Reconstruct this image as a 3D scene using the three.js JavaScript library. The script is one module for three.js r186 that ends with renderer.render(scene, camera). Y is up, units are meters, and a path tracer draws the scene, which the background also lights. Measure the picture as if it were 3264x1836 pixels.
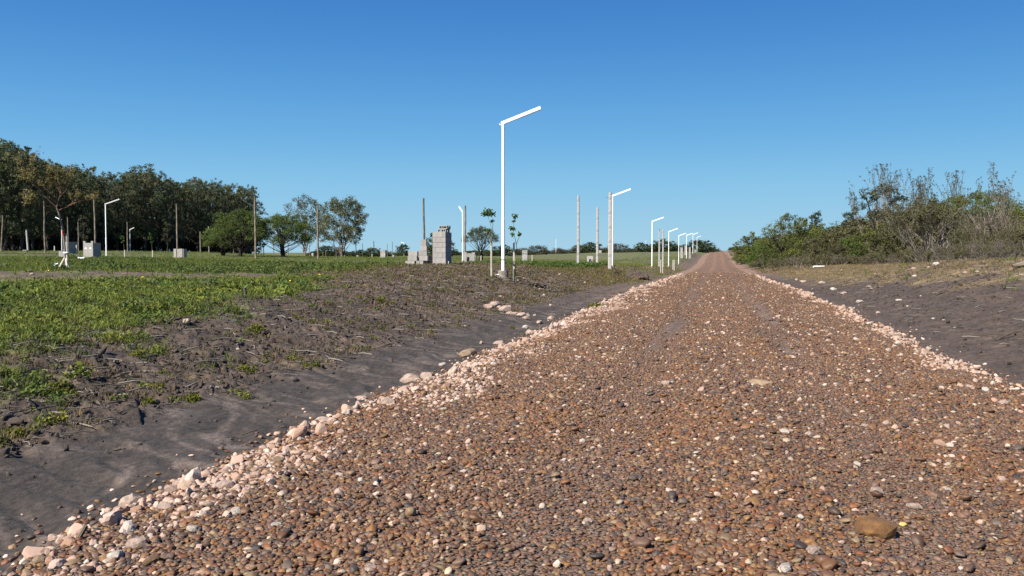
import * as THREE from 'three';
import { mergeVertices } from 'three/addons/utils/BufferGeometryUtils.js';
import { createNoise2D, createNoise3D } from 'simplex-noise';

// ---------------------------------------------------------------- camera, sky, sun, exposure
const EYE = 1.3, FOCAL = 2800;                       // eye height above the gravel; focal length in photo pixels (3264 wide)
const YAW = Math.atan(655 / FOCAL), PITCH = Math.atan(113 / FOCAL);
const EXPOSURE = 2.2;                                  // exposed so that the white lamp posts just burn out, as in the photograph
const scene = new THREE.Scene();
const camera = new THREE.PerspectiveCamera(2 * Math.atan(918 / FOCAL) * 180 / Math.PI, 3264 / 1836, 0.05, 6000);
camera.rotation.order = 'YXZ';
camera.position.set(0, EYE, 0);
camera.rotation.set(-PITCH, YAW, 0);
camera.updateMatrixWorld(true);

const SUN = new THREE.Vector3(-0.53, 0, 0.85).normalize().multiplyScalar(Math.cos(0.74)).setY(Math.sin(0.74));
const sun = new THREE.DirectionalLight(new THREE.Color().setRGB(1, 0.93, 0.82), 5);
sun.position.copy(SUN).multiplyScalar(300);
sun.castShadow = true;
sun.shadow.mapSize.set(4096, 4096);
Object.assign(sun.shadow.camera, { left: -220, right: 120, top: 120, bottom: -120, near: 1, far: 900 });
scene.add(sun); scene.add(sun.target);

const lin = (v) => { v /= 255; return v <= 0.04045 ? v / 12.92 : ((v + 0.055) / 1.055) ** 2.4; };
{ // clear blue sky: colour by elevation, a faint brightening round the sun
  const stops = [[-90, 150, 190, 215], [0, 168, 209, 230], [1.5, 160, 206, 231], [4, 140, 197, 232], [7, 114, 179, 228], [10, 94, 161, 220], [13, 78, 144, 211], [16, 67, 130, 202], [22, 56, 114, 188], [40, 42, 92, 164], [90, 33, 74, 142]];
  const W = 256, H = 1024, d = new Float32Array(W * H * 4), dir = new THREE.Vector3();
  for (let j = 0; j < H; j++) {
    const el = (j + 0.5) / H * 180 - 90;
    let k = 0; while (k < stops.length - 2 && stops[k + 1][0] < el) k++;
    const a = stops[k], b = stops[k + 1], f = Math.min(1, Math.max(0, (el - a[0]) / (b[0] - a[0])));
    const c = [1, 2, 3].map((n) => lin(a[n]) * (1 - f) + lin(b[n]) * f);
    for (let i = 0; i < W; i++) {
      const az = ((i + 0.5) / W - 0.5) * 2 * Math.PI, e = el * Math.PI / 180;
      dir.set(Math.cos(e) * Math.cos(az), Math.sin(e), Math.cos(e) * Math.sin(az));
      const g = 0.12 * Math.exp(-Math.acos(Math.min(1, dir.dot(SUN))) / 0.2) * (el > 0 ? 1 : 0), o = (j * W + i) * 4;
      for (let n = 0; n < 3; n++) d[o + n] = c[n] / EXPOSURE + g;
      d[o + 3] = 1;
    }
  }
  const t = new THREE.DataTexture(d, W, H, THREE.RGBAFormat, THREE.FloatType);
  t.mapping = THREE.EquirectangularReflectionMapping; t.magFilter = THREE.LinearFilter; t.minFilter = THREE.LinearFilter; t.needsUpdate = true;
  scene.background = t; scene.environment = t;
}
const renderer = new THREE.WebGLRenderer({ antialias: true });
renderer.setSize(1024, 576);
renderer.toneMapping = THREE.LinearToneMapping;
renderer.toneMappingExposure = EXPOSURE;
renderer.shadowMap.enabled = true;

// ---------------------------------------------------------------- helpers
function rngOf(seed) { let s = seed | 0; return () => { s = (s + 0x6d2b79f5) | 0; let t = Math.imul(s ^ (s >>> 15), 1 | s); t = (t + Math.imul(t ^ (t >>> 7), 61 | t)) ^ t; return ((t ^ (t >>> 14)) >>> 0) / 4294967296; }; }
const R = rngOf(7);
const rr = (a, b, f = R) => a + (b - a) * f();
const gauss = (f = R) => (f() + f() + f() + f() - 2) * 0.85;
const pick = (a, f = R) => a[Math.floor(f() * a.length) % a.length];
const n2 = createNoise2D(rngOf(11)), n2b = createNoise2D(rngOf(12)), n3 = createNoise3D(rngOf(13));
const fbm = (x, y, o = 4) => { let s = 0, a = 0.5; for (let k = 0; k < o; k++) { s += a * n2(x, y); x = x * 2.03 + 17.1; y = y * 2.03 - 9.7; a *= 0.5; } return s; };
const clamp = (v, a = 0, b = 1) => Math.min(b, Math.max(a, v));
const sstep = (a, b, v) => { const t = clamp((v - a) / (b - a)); return t * t * (3 - 2 * t); };
const mix = (a, b, t) => a + (b - a) * t;
const V = (x, y, z) => new THREE.Vector3(x, y, z);
const rgb = (r, g, b) => new THREE.Color().setRGB(r, g, b);
const table = (pts) => (v) => { // smooth lookup
  if (v <= pts[0][0]) return pts[0][1];
  for (let k = 1; k < pts.length; k++) if (v <= pts[k][0]) { const t = (v - pts[k - 1][0]) / (pts[k][0] - pts[k - 1][0]); return mix(pts[k - 1][1], pts[k][1], t * t * (3 - 2 * t)); }
  return pts[pts.length - 1][1];
};
// a place in the world from a bearing (photo column) and a distance along the view axis; x across the road, z = -distance along it
const at = (px, D) => { const l = (px - 1632) / FOCAL * D; return [l * Math.cos(YAW) - D * Math.sin(YAW), -D * Math.cos(YAW) - l * Math.sin(YAW)]; };

// ---------------------------------------------------------------- where the measured things stand: [photo column, base row, distance]
const lampSpots = [[1604, 865, 30], [1952, 849, 64], [2078, 851, 100], [2131, 849, 130], [2163, 842, 160], [2188, 821, 196], [2208, 802, 237], [2221, 803, 306], [340, 824, 85], [199, 801, 147], [416, 801, 210], [314, 801, 245], [1475, 837, 92], [1388, 815, 245], [1288, 824, 300], [1772, 810, 334], [2058, 804, 400]];
const extraSpots = [[195, 862, 32], [278, 824, 65], [1400, 846, 34], [566, 823, 113], [815, 826, 98], [1014, 826, 113], [145, 809, 118], [1352, 829, 101], [1483, 836, 109], [1843, 849, 66], [1904, 851, 78], [1944, 854, 62], [0, 802, 190], [500, 803, 215], [800, 814, 250], [1000, 819, 250], [1150, 820, 280], [1880, 832, 190], [1912, 806, 336], [1640, 812, 300], [1530, 830, 120], [1700, 845, 70], [1250, 850, 45], [700, 850, 48], [250, 818, 75]];
const ctrl = [];
const control = (x, z, h) => ctrl.push([Math.atan2(x, -z) * 2.2, Math.log(Math.hypot(x, z)), h]);
for (const [px, py, D] of [...lampSpots, ...extraSpots]) { const [x, z] = at(px, D); control(x, z, EYE - (py - 805) / FOCAL * D); }
for (const [x, t, h] of [[-8, 0, 0.12], [-8.5, 6, 0.14], [-8.5, 11, 0.22], [-8.5, 16, 0.42], [-8, 22, 0.6], [-14, 8, 0.2], [-16, 16, 0.42], [-30, 6, 0.3], [-25, -20, 0.3], [-300, 500, 1], [-100, 700, 0], [0, 800, 0], [-600, 300, 1]]) control(x, -t, h);
function field(x, z) {
  const u = Math.atan2(x, -z) * 2.2, v = Math.log(Math.hypot(x, z) + 0.01);
  let s = 0, w = 0;
  for (const c of ctrl) { const d = (c[0] - u) ** 2 + (c[1] - v) ** 2 + 0.0035, k = 1 / (d * d); s += k * c[2]; w += k; }
  return s / w;
}
const roadLevel = table([[-60, 0], [0, 0], [30, -0.02], [66, -0.35], [100, -0.75], [147, -1], [180, -0.8], [220, -0.05], [260, 0.55], [300, 0.98], [330, 0.95], [380, 1.3], [460, 2.3], [700, 2.3]]);
const bankTop = table([[-60, 0.9], [5, 0.95], [26, 1.1], [60, 0.45], [97, -0.22], [150, -0.5], [200, 0.35], [300, 1.5], [460, 2.6], [900, 2.6]]);
const edgeWander = (t, side) => 0.16 * n2b(t * 0.23, side * 9) + 0.08 * n2b(t * 0.9, side * 31);
const roadHalf = (t, side) => (side < 0 ? 3.12 : 3.0) + edgeWander(t, side);
function roadTop(x, t) { // crowned gravel with two faint wheel tracks
  const a = Math.abs(x) / 3.1, ruts = -0.018 * (Math.exp(-(((x + 0.75) / 0.3) ** 2)) + Math.exp(-(((x - 0.95) / 0.3) ** 2)));
  return roadLevel(t) - 0.11 * a ** 2.2 + ruts + 0.012 * n2(x * 0.9, t * 0.25);
}
function groundBase(x, z) {
  const t = -z, r = roadLevel(t);
  if (x < 0) {
    const dith = r + (x > -2.9 ? -0.17 : mix(-0.14, -0.24, sstep(-2.95, -3.7, x)) + 0.05 * sstep(-4, -5.1, x));
    if (x > -4.6) return dith;
    const f = field(x, z);
    return mix(dith, f, sstep(-4.7, -8.2, x));
  }
  const low = r + (x < 2.8 ? -0.17 : mix(-0.14, -0.17, sstep(2.8, 3.6, x))), top = bankTop(t) + 0.012 * Math.max(0, Math.min(x, 40) - 9) + 0.1 * n2(x * 0.15, t * 0.08);
  return x < 3.4 ? low : mix(low, top, 0.5 * sstep(3.4, 8.4, x) + 0.5 * clamp((x - 3.4) / 5));
}
// pieces of the ground: ditch silt, rough soil, grass, dry grass
const grassEdge = table([[0, -5.9], [5, -6.3], [8, -7.2], [12, -7.8], [16, -8.4], [20, -9.4], [24, -11], [30, -11.5], [36, -13], [50, -11.5], [62, -10], [90, -9], [150, -7], [300, -6]]);
function stripSoil(x, t) { // the bare strip across the near field, and the track further out
  const a = Math.exp(-(((t - 23.6 - 0.2 * (x + 17)) / 1.9) ** 2)) * sstep(-8, -11, x) * sstep(-27, -22, x);
  const b = Math.exp(-(((t - 84 + 0.2 * (x + 70)) / 3.2) ** 2)) * sstep(-52, -62, x);
  return Math.max(a, 0.8 * b) * (0.75 + 0.5 * n2(x * 0.5, t * 0.5));
}
function green(x, z) { // how much grass grows here, 0 to 1
  const t = -z, r = Math.hypot(x, z), n = fbm(x * 0.35, t * 0.35, 4), m = fbm(x * 1.3 + 40, t * 1.3, 3);
  if (x > 0) return 0;
  let g = sstep(-0.7, 1.0, (grassEdge(t) - x) + 1.7 * n + 0.9 * m);
  if (r < 18) g *= sstep(-0.42, -0.05, fbm(x * 0.55 + 9, t * 0.55 - 4, 3) + 0.3 * sstep(9, 13, t)); // bare patches
  g *= 1 - clamp(1.5 * stripSoil(x, t));
  return g;
}
const ripple = (x, t) => { const w = t + 0.55 * x + 0.5 * n2b(x * 0.5, t * 0.4); return n2b(w * 2.6, x * 0.55); };
function siltiness(x, t) { return x < 0 ? (1 - sstep(36, 58, t + 8 * n2b(x * 0.4, t * 0.1))) * sstep(-5.4, -4.7, x + 0.45 * fbm(x * 0.8, t * 0.6, 3)) : 0; }
function ground(x, z) {
  let y = groundBase(x, z);
  const r = Math.hypot(x, z), t = -z;
  if (Math.abs(x) > 2.9 && r < 90) {
    const s = siltiness(x, t), near = 1 - sstep(40, 90, r);
    y += s * 0.03 * ripple(x, t) * near;
    const rough = x < 0 ? (1 - s) * sstep(-3.4, -4.4, x) : sstep(3.4, 4.6, x) * 0.6;
    if (rough > 0.01) {
      const c = fbm(x * 2.3, t * 2.3, 4), big = fbm(x * 0.5 + 3, t * 0.5, 2);
      y += near * rough * (0.07 * big + mix(0.085, 0.045, sstep(9, 20, t)) * c + 0.05 * Math.max(0, fbm(x * 7, t * 7, 2)));
    }
  } else if (r >= 90) y += 0.12 * fbm(x * 0.03, t * 0.03, 2);
  return y;
}
function hit(px, py) { // the ground point seen at a photo pixel
  const d = V((px - 1632) / FOCAL, (918 - py) / FOCAL, -1).applyQuaternion(camera.quaternion);
  for (let s = 1.5; s < 600; s *= 1.004) { const x = d.x * s, y = EYE + d.y * s, z = d.z * s; const g = Math.abs(x) < 3 ? roadTop(x, -z) : groundBase(x, z); if (y <= g) return [x, z, s]; }
  return null;
}

// ---------------------------------------------------------------- textures (tileable grain only)
const hash = (x, y, s) => { let h = Math.imul(x, 374761393) ^ Math.imul(y, 668265263) ^ Math.imul(s, 974711); h = Math.imul(h ^ (h >>> 13), 1274126177); return ((h ^ (h >>> 16)) >>> 0) / 4294967296; };
const pv = (x, y, p, s) => { const xi = Math.floor(x), yi = Math.floor(y), fx = x - xi, fy = y - yi, u = fx * fx * (3 - 2 * fx), v = fy * fy * (3 - 2 * fy), h = (a, b) => hash(((a % p) + p) % p, ((b % p) + p) % p, s); return mix(mix(h(xi, yi), h(xi + 1, yi), u), mix(h(xi, yi + 1), h(xi + 1, yi + 1), u), v); };
const pf = (u, v, p, o, s) => { let a = 0.5, r = 0, w = 0; for (let k = 0; k < o; k++) { r += a * pv(u * p, v * p, p, s + k); w += a; p *= 2; a *= 0.62; } return r / w; };
function tex(size, fn, color = true, h = size) {
  const d = new Uint8Array(size * h * 4);
  for (let j = 0; j < h; j++) for (let i = 0; i < size; i++) { const c = fn(i / size, j / h), o = (j * size + i) * 4; if (Array.isArray(c)) { d[o] = 255 * clamp(c[0]); d[o + 1] = 255 * clamp(c[1]); d[o + 2] = 255 * clamp(c[2]); } else d[o] = d[o + 1] = d[o + 2] = 255 * clamp(c); d[o + 3] = 255; }
  const t = new THREE.DataTexture(d, size, h); t.wrapS = t.wrapT = THREE.RepeatWrapping; t.magFilter = THREE.LinearFilter; t.minFilter = THREE.LinearMipmapLinearFilter; t.generateMipmaps = true;
  if (color) t.colorSpace = THREE.SRGBColorSpace; t.needsUpdate = true; return t;
}
const contrast = (v, k) => clamp(0.5 + (v - 0.5) * k);
const soilMap = tex(1024, (u, v) => { const a = contrast(pf(u, v, 48, 4, 1), 1.7), b = contrast(pf(u, v, 6, 3, 9), 1.5), sp = pf(u, v, 220, 1, 5) > 0.93 ? 0.22 : 0; const g = 0.58 + 0.3 * (a - 0.5) + 0.2 * (b - 0.5) + sp; return [g * 1.01, g, g * 0.985]; });
const soilBump = tex(1024, (u, v) => 0.6 * pf(u, v, 40, 5, 21) + 0.4 * pf(u, v, 12, 3, 31), false);
const grainMap = tex(512, (u, v) => { const a = contrast(pf(u, v, 64, 3, 41), 1.3), b = contrast(pf(u, v, 5, 4, 51), 1.6); return 0.8 + 0.14 * (a - 0.5) + 0.24 * (b - 0.5); });
const blockMap = tex(512, (u, v) => 0.82 + 0.12 * (contrast(pf(u, v, 90, 3, 45), 1.4) - 0.5) + 0.07 * (contrast(pf(u, v, 7, 3, 55), 1.6) - 0.5));
const grainBump = tex(512, (u, v) => pf(u, v, 60, 4, 61), false);
const woodMap = tex(256, (u, v) => { const a = contrast(pv(u * 40, v * 4, 40, 71) * 0.6 + pv(u * 80, v * 8, 80, 72) * 0.4, 1.8), b = pf(u, v, 4, 3, 73), k = pv(u * 20, v * 3, 20, 79) > 0.86 ? -0.3 : 0; const g = 0.66 + 0.34 * (a - 0.5) + 0.3 * (b - 0.5) + k; return [g, g * 0.97, g * 0.93]; }, true, 512);
const woodBump = tex(256, (u, v) => pv(u * 40, v * 4, 40, 71) * 0.7 + pv(u * 80, v * 8, 80, 72) * 0.3, false, 512);
const pebbleTone = [[0.1743, 0.0892, 0.0423], [0.2033, 0.11, 0.0531], [0.1349, 0.0664, 0.0357], [0.1681, 0.0996, 0.0681], [0.1515, 0.083, 0.0481], [0.11, 0.0643, 0.0427], [0.2448, 0.1328, 0.0486], [0.0635, 0.049, 0.0452], [0.1369, 0.1029, 0.0805], [0.2656, 0.1888, 0.11], [0.2054, 0.0851, 0.0332], [0.1888, 0.1162, 0.0851]];
const cells = (u, v, p, s) => { const x = u * p, y = v * p, xi = Math.floor(x), yi = Math.floor(y); let d1 = 9, d2 = 9, id = 0; for (let a = -1; a <= 1; a++) for (let b = -1; b <= 1; b++) { const cx = ((xi + a) % p + p) % p, cy = ((yi + b) % p + p) % p, qx = xi + a + 0.15 + 0.7 * hash(cx, cy, s), qy = yi + b + 0.15 + 0.7 * hash(cx, cy, s + 1), d = Math.hypot(qx - x, qy - y); if (d < d1) { d2 = d1; d1 = d; id = hash(cx, cy, s + 2); } else if (d < d2) d2 = d; } return [d1, d2, id]; };
const toS = (c) => (c <= 0.0031308 ? c * 12.92 : 1.055 * c ** (1 / 2.4) - 0.055);
const roadMap = tex(1024, (u, v) => { const [d1, d2, id] = cells(u, v, 150, 81), g = id > 0.975 ? [0.5, 0.4, 0.35] : pebbleTone[Math.floor(id * 12)], m = mix(0.8, 1, sstep(0, 0.25, d2 - d1)) * (0.85 + 0.3 * pf(u, v, 8, 3, 85)); return g.map((c) => toS(mix(c, 0.14 * (c < 0.4), 0.25) * m)); });
const roadBump = tex(1024, (u, v) => { const [d1, d2] = cells(u, v, 150, 81); return 0.75 * sstep(0, 0.5, d2 - d1) + 0.25 * pf(u, v, 100, 2, 86); }, false);

// ---------------------------------------------------------------- materials
const K = 0.62; // the tones in this script are relative to one another; times K they are reflectances
const raw = (c, o = {}) => new THREE.MeshStandardMaterial({ color: c, roughness: 0.9, ...o });
const std = (c, o = {}) => raw(c.clone().multiplyScalar(K), o);
const leafM = (c, k = 0.35) => new THREE.MeshPhysicalMaterial({ color: c.clone().multiplyScalar(K), roughness: 0.9, transmission: k, thickness: 0, side: THREE.DoubleSide, vertexColors: true, specularIntensity: 0.3 });
const M = {
  soil: std(rgb(1, 1, 1), { vertexColors: true, map: soilMap, bumpMap: soilBump, bumpScale: 0.045, roughness: 1, metalness: 0 }),
  road: std(rgb(1, 1, 1), { vertexColors: true, map: roadMap, bumpMap: roadBump, bumpScale: 0.016, roughness: 0.95 }),
  pebble: std(rgb(0.95, 0.9, 0.84), { roughness: 0.62 }), chip: std(rgb(0.63, 0.585, 0.55), { roughness: 0.95 }), chunk: std(rgb(1, 1, 1), { roughness: 0.95, bumpMap: grainBump, bumpScale: 0.003, map: grainMap }),
  grass: leafM(rgb(1, 1, 1), 0.35), leaf: leafM(rgb(1, 1, 1), 0.3), dry: leafM(rgb(1, 1, 1), 0.15),
  white: raw(rgb(0.82, 0.82, 0.82), { roughness: 0.42 }), whiteDull: raw(rgb(0.72, 0.71, 0.69), { roughness: 0.7, map: grainMap }),
  band: std(rgb(0.05, 0.05, 0.055), { roughness: 0.6 }),
  block: raw(rgb(0.4, 0.387, 0.372), { map: blockMap, bumpMap: grainBump, bumpScale: 0.0015, roughness: 0.97 }),
  blockB: raw(rgb(0.37, 0.357, 0.342), { map: blockMap, bumpMap: grainBump, bumpScale: 0.0015, roughness: 0.97 }),
  mortar: raw(rgb(0.46, 0.45, 0.43), { map: blockMap, bumpMap: grainBump, bumpScale: 0.004 }),
  footing: std(rgb(0.48, 0.42, 0.36), { map: grainMap, bumpMap: grainBump, bumpScale: 0.006 }),
  post: raw(rgb(0.46, 0.445, 0.43), { map: grainMap, bumpMap: grainBump, bumpScale: 0.003 }),
  wood: std(rgb(0.62, 0.53, 0.43), { map: woodMap, bumpMap: woodBump, bumpScale: 0.015 }),
  woodDark: std(rgb(0.4, 0.345, 0.285), { map: woodMap, bumpMap: woodBump, bumpScale: 0.015 }),
  stake: raw(rgb(0.74, 0.68, 0.6), { map: grainMap, bumpMap: woodBump, bumpScale: 0.006 }),
  bark: std(rgb(0.2, 0.165, 0.13), { map: woodMap, bumpMap: woodBump, bumpScale: 0.03 }), barkPale: std(rgb(0.48, 0.43, 0.37), { map: woodMap }),
  barkDark: std(rgb(0.13, 0.105, 0.085), { map: woodMap, bumpMap: woodBump, bumpScale: 0.02 }), twig: std(rgb(0.2, 0.165, 0.13), { vertexColors: false }), twigRed: std(rgb(0.24, 0.13, 0.085)), twigGrey: std(rgb(0.25, 0.22, 0.19)), stemGreen: std(rgb(0.16, 0.17, 0.1)),
  red: std(rgb(0.55, 0.03, 0.03)), plastic: raw(rgb(0.62, 0.66, 0.74), { roughness: 0.5, side: THREE.DoubleSide }), yellow: raw(rgb(0.75, 0.5, 0.01), { side: THREE.DoubleSide }),
};

// ---------------------------------------------------------------- scene bookkeeping
const taken = new Map();
const numbered = (n) => { const k = taken.get(n) || 0; taken.set(n, k + 1); return k ? n + '_' + String(k).padStart(3, '0') : n; };
const shade = (o) => { o.traverse((m) => { if (m.isMesh) m.castShadow = m.receiveShadow = true; }); return o; };
function tag(o, label, category, group, kind) { o.userData.label = label; o.userData.category = category; if (group) o.userData.group = group; if (kind) o.userData.kind = kind; return o; }
function thing(name, label, category, pos = [0, 0, 0], turn = 0, group) { const o = new THREE.Group(); o.name = numbered(name); o.position.set(...pos); o.rotation.y = turn; scene.add(o); return tag(o, label, category, group); }
function part(name, geo, mat, parent) { const m = new THREE.Mesh(geo, mat); m.name = name; parent.add(m); m.castShadow = m.receiveShadow = true; return m; }
function single(name, geo, mat, label, category, pos = [0, 0, 0], turn = 0, group) { const m = new THREE.Mesh(geo, mat); m.name = numbered(name); m.position.set(...pos); m.rotation.y = turn; m.castShadow = m.receiveShadow = true; scene.add(m); return tag(m, label, category, group); }
function copyOf(o, pos, turn, label, scale) { const c = o.clone(); c.name = numbered(o.name.replace(/_\d{3}$/, '')); c.userData = { ...o.userData }; if (label) c.userData.label = label; c.position.set(...pos); c.rotation.set(0, turn, 0); if (scale) c.scale.set(...scale); scene.add(c); return c; }

class GB { // grows one geometry: limbs (tapered tubes) and leaves
  constructor() { this.p = []; this.c = []; this.i = []; this.uv = []; this.n = 0; }
  vert(x, y, z, c, u = 0, v = 0) { this.p.push(x, y, z); this.c.push(c[0], c[1], c[2]); this.uv.push(u, v); return this.n++; }
  limb(pts, radii, sides = 6, col = [1, 1, 1], cap = true) {
    const t = V(), a = V(), b = V(), up = V(0.13, 0.2, 1).normalize(); let prev = -1, len = 0;
    for (let k = 0; k < pts.length; k++) {
      t.subVectors(pts[Math.min(k + 1, pts.length - 1)], pts[Math.max(k - 1, 0)]).normalize();
      a.crossVectors(t, Math.abs(t.dot(up)) > 0.95 ? V(1, 0, 0) : up).normalize(); b.crossVectors(t, a);
      if (k) len += pts[k].distanceTo(pts[k - 1]);
      const first = this.n;
      for (let s = 0; s <= sides; s++) { const q = s / sides * 2 * Math.PI, r = radii[k], x = Math.cos(q) * r, y = Math.sin(q) * r; this.vert(pts[k].x + a.x * x + b.x * y, pts[k].y + a.y * x + b.y * y, pts[k].z + a.z * x + b.z * y, col, s / sides, len * 0.5); }
      if (prev >= 0) for (let s = 0; s < sides; s++) this.i.push(prev + s, first + s, prev + s + 1, prev + s + 1, first + s, first + s + 1);
      prev = first;
    }
    if (cap) { const e = pts[pts.length - 1], o = this.vert(e.x, e.y, e.z, col, 0.5, 0.5), ring = []; for (let s = 0; s <= sides; s++) { const j = (prev + s) * 3; ring.push(this.vert(this.p[j], this.p[j + 1], this.p[j + 2], col, 0.5, 0.5)); } for (let s = 0; s < sides; s++) this.i.push(ring[s], o, ring[s + 1]); }
    return this;
  }
  leaf(x, y, z, len, wid, col, f = R) { // one leaf-shaped face, any way round
    const th = f() * 6.283, ph = Math.acos(2 * f() - 1), dx = Math.sin(ph) * Math.cos(th), dy = Math.cos(ph), dz = Math.sin(ph) * Math.sin(th);
    let ax = f() - 0.5, ay = f() - 0.5, az = f() - 0.5; const k = ax * dx + ay * dy + az * dz; ax -= k * dx; ay -= k * dy; az -= k * dz; const l = wid / 2 / (Math.hypot(ax, ay, az) || 1); ax *= l; ay *= l; az *= l; const h = len / 2;
    const a = this.vert(x - dx * h, y - dy * h, z - dz * h, col); this.vert(x + ax, y + ay, z + az, col); this.vert(x + dx * h, y + dy * h, z + dz * h, col); this.vert(x - ax, y - ay, z - az, col);
    this.i.push(a, a + 1, a + 2, a, a + 2, a + 3);
  }
  build(smooth = true) {
    const g = new THREE.BufferGeometry();
    g.setAttribute('position', new THREE.Float32BufferAttribute(this.p, 3)); g.setAttribute('color', new THREE.Float32BufferAttribute(this.c, 3)); g.setAttribute('uv', new THREE.Float32BufferAttribute(this.uv, 2));
    g.setIndex(this.i); g.computeVertexNormals(); return g;
  }
}
const vary = (c, k = 0.25, f = R) => { const m = 1 + k * (f() - 0.5) * 2, w = 1 + 0.12 * (f() - 0.5); return [c[0] * m * w, c[1] * m, c[2] * m / w]; };
const bend = (a, b, sag, n = 4) => { const o = []; for (let k = 0; k <= n; k++) { const t = k / n; o.push(V(mix(a.x, b.x, t), mix(a.y, b.y, t) + sag * Math.sin(Math.PI * t), mix(a.z, b.z, t))); } return o; };
const taper = (a, b, n = 4) => Array.from({ length: n + 1 }, (_, k) => mix(a, b, k / n));

// ================================================================ SETTING
{ // ---- the ground: one sheet of earth out to the horizon, finest where the view goes
  const cols = [], rows = [0.15, 0.6, 1.2, 1.8];
  const fine = 620, half = 38 * Math.PI / 180;
  for (let k = 0; k <= fine; k++) cols.push(-YAW - half + 2 * half * k / fine);
  const rest = 56; for (let k = 1; k < rest; k++) cols.push(-YAW + half + (2 * Math.PI - 2 * half) * k / rest);
  for (let r = 2.2; r < 42; r *= 1.0072) rows.push(r);
  for (let r = 42; r < 420; r *= 1.017) rows.push(r);
  for (let r = 420; r < 5200; r *= 1.16) rows.push(r);
  const nc = cols.length, p = new Float32Array(nc * rows.length * 3), c = new Float32Array(nc * rows.length * 3), uv = new Float32Array(nc * rows.length * 2), idx = [];
  rows.forEach((r, j) => cols.forEach((a, i) => {
    const k = j * nc + i, x = Math.sin(a) * r, z = -Math.cos(a) * r, t = -z;
    p[k * 3] = x; p[k * 3 + 1] = ground(x, z); p[k * 3 + 2] = z; uv[k * 2] = x / 2.4; uv[k * 2 + 1] = z / 2.4;
    // colour of the matter itself (the grain map averages about 0.3, hence the factor)
    const n = fbm(x * 0.9, t * 0.9, 3), m = fbm(x * 0.12, t * 0.12, 3), s = siltiness(x, t), rip = ripple(x * 1.0 + 5, t);
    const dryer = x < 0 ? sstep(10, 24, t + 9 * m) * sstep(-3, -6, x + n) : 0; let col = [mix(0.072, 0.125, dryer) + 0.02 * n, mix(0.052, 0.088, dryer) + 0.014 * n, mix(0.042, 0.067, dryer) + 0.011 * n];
    const silt = mix(0.048, 0.115, sstep(0.0, 0.75, rip + 0.4 * n)); col = [mix(col[0], silt, s), mix(col[1], silt * 0.79, s), mix(col[2], silt * 0.7, s)];
    if (x < 0) {
      const far = sstep(20, 60, r), brown = (1 - far) * 0.5 * sstep(0, 0.5, fbm(x * 0.6 + 70, t * 0.6, 3)) * (1 - s); // thin dead grass on the bank
      col = col.map((v, q) => mix(v, [0.12, 0.088, 0.052][q], brown));
      const pink = sstep(22, 40, t + 6 * m) * sstep(-11, -7, x) * 0.6; col = col.map((v, q) => mix(v, [0.17, 0.115, 0.085][q], pink)); const vg = sstep(44, 62, t + 8 * n) * sstep(-0.1, 0.35, fbm(x * 0.35 + 11, t * 0.12, 3)) * sstep(-3.6, -5, x); col = col.map((v, q) => mix(v, [0.13, 0.13, 0.05][q], 0.75 * vg));
      const g = green(x, z), gc = [0.135 + 0.045 * m + 0.03 * n, 0.155 + 0.04 * m + 0.02 * n, 0.045 + 0.012 * m];
      col = col.map((v, q) => mix(v, gc[q] * 0.9, g * 0.85));
      if (t > 250) { const q = sstep(250, 300, t); col = col.map((v, w) => mix(v, gc[w], q)); }
    } else {
      const d = sstep(-0.3, 0.8, x - mix(6.4, 4.3, sstep(18, 45, t)) + 1.6 * fbm(x * 0.4, t * 0.4, 3)), dc = [0.24 + 0.06 * n, 0.175 + 0.045 * n, 0.095 + 0.025 * n], gr = sstep(0.05, 0.5, fbm(x * 0.5 + 30, t * 0.5, 3));
      col = col.map((v, q) => mix(v * [1.15, 1.1, 1.08][q], mix(dc[q], [0.10, 0.105, 0.04][q], 0.55 * gr), d * 0.85));
      if (t > 60) { const q = sstep(60, 120, t) * (1 - sstep(7, 10, x)); col = col.map((v, w) => mix(v, [0.19, 0.12, 0.08][w], q * 0.6)); }
    }
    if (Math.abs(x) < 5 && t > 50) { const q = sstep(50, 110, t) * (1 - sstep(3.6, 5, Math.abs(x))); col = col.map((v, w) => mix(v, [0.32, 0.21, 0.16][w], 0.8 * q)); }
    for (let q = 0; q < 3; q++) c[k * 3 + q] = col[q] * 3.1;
  }));
  for (let j = 0; j + 1 < rows.length; j++) for (let i = 0; i < nc; i++) { const i2 = (i + 1) % nc, a = j * nc + i, b = j * nc + i2, d = a + nc, e = b + nc; idx.push(a, d, b, b, d, e); }
  const ctr = []; for (let i = 1; i + 1 < nc; i++) idx.push(0, i, i + 1);
  const g = new THREE.BufferGeometry();
  g.setAttribute('position', new THREE.BufferAttribute(p, 3)); g.setAttribute('color', new THREE.BufferAttribute(c, 3)); g.setAttribute('uv', new THREE.BufferAttribute(uv, 2)); g.setIndex(idx); g.computeVertexNormals();
  if (g.attributes.normal.getY(nc * 100) < 0) { const q = g.index.array; for (let k = 0; k < q.length; k += 3) { const s = q[k + 1]; q[k + 1] = q[k + 2]; q[k + 2] = s; } g.computeVertexNormals(); }
  const o = single('ground', g, M.soil, 'dark bare soil and field beside the gravel road', 'ground'); o.userData.kind = 'structure';
}
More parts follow.
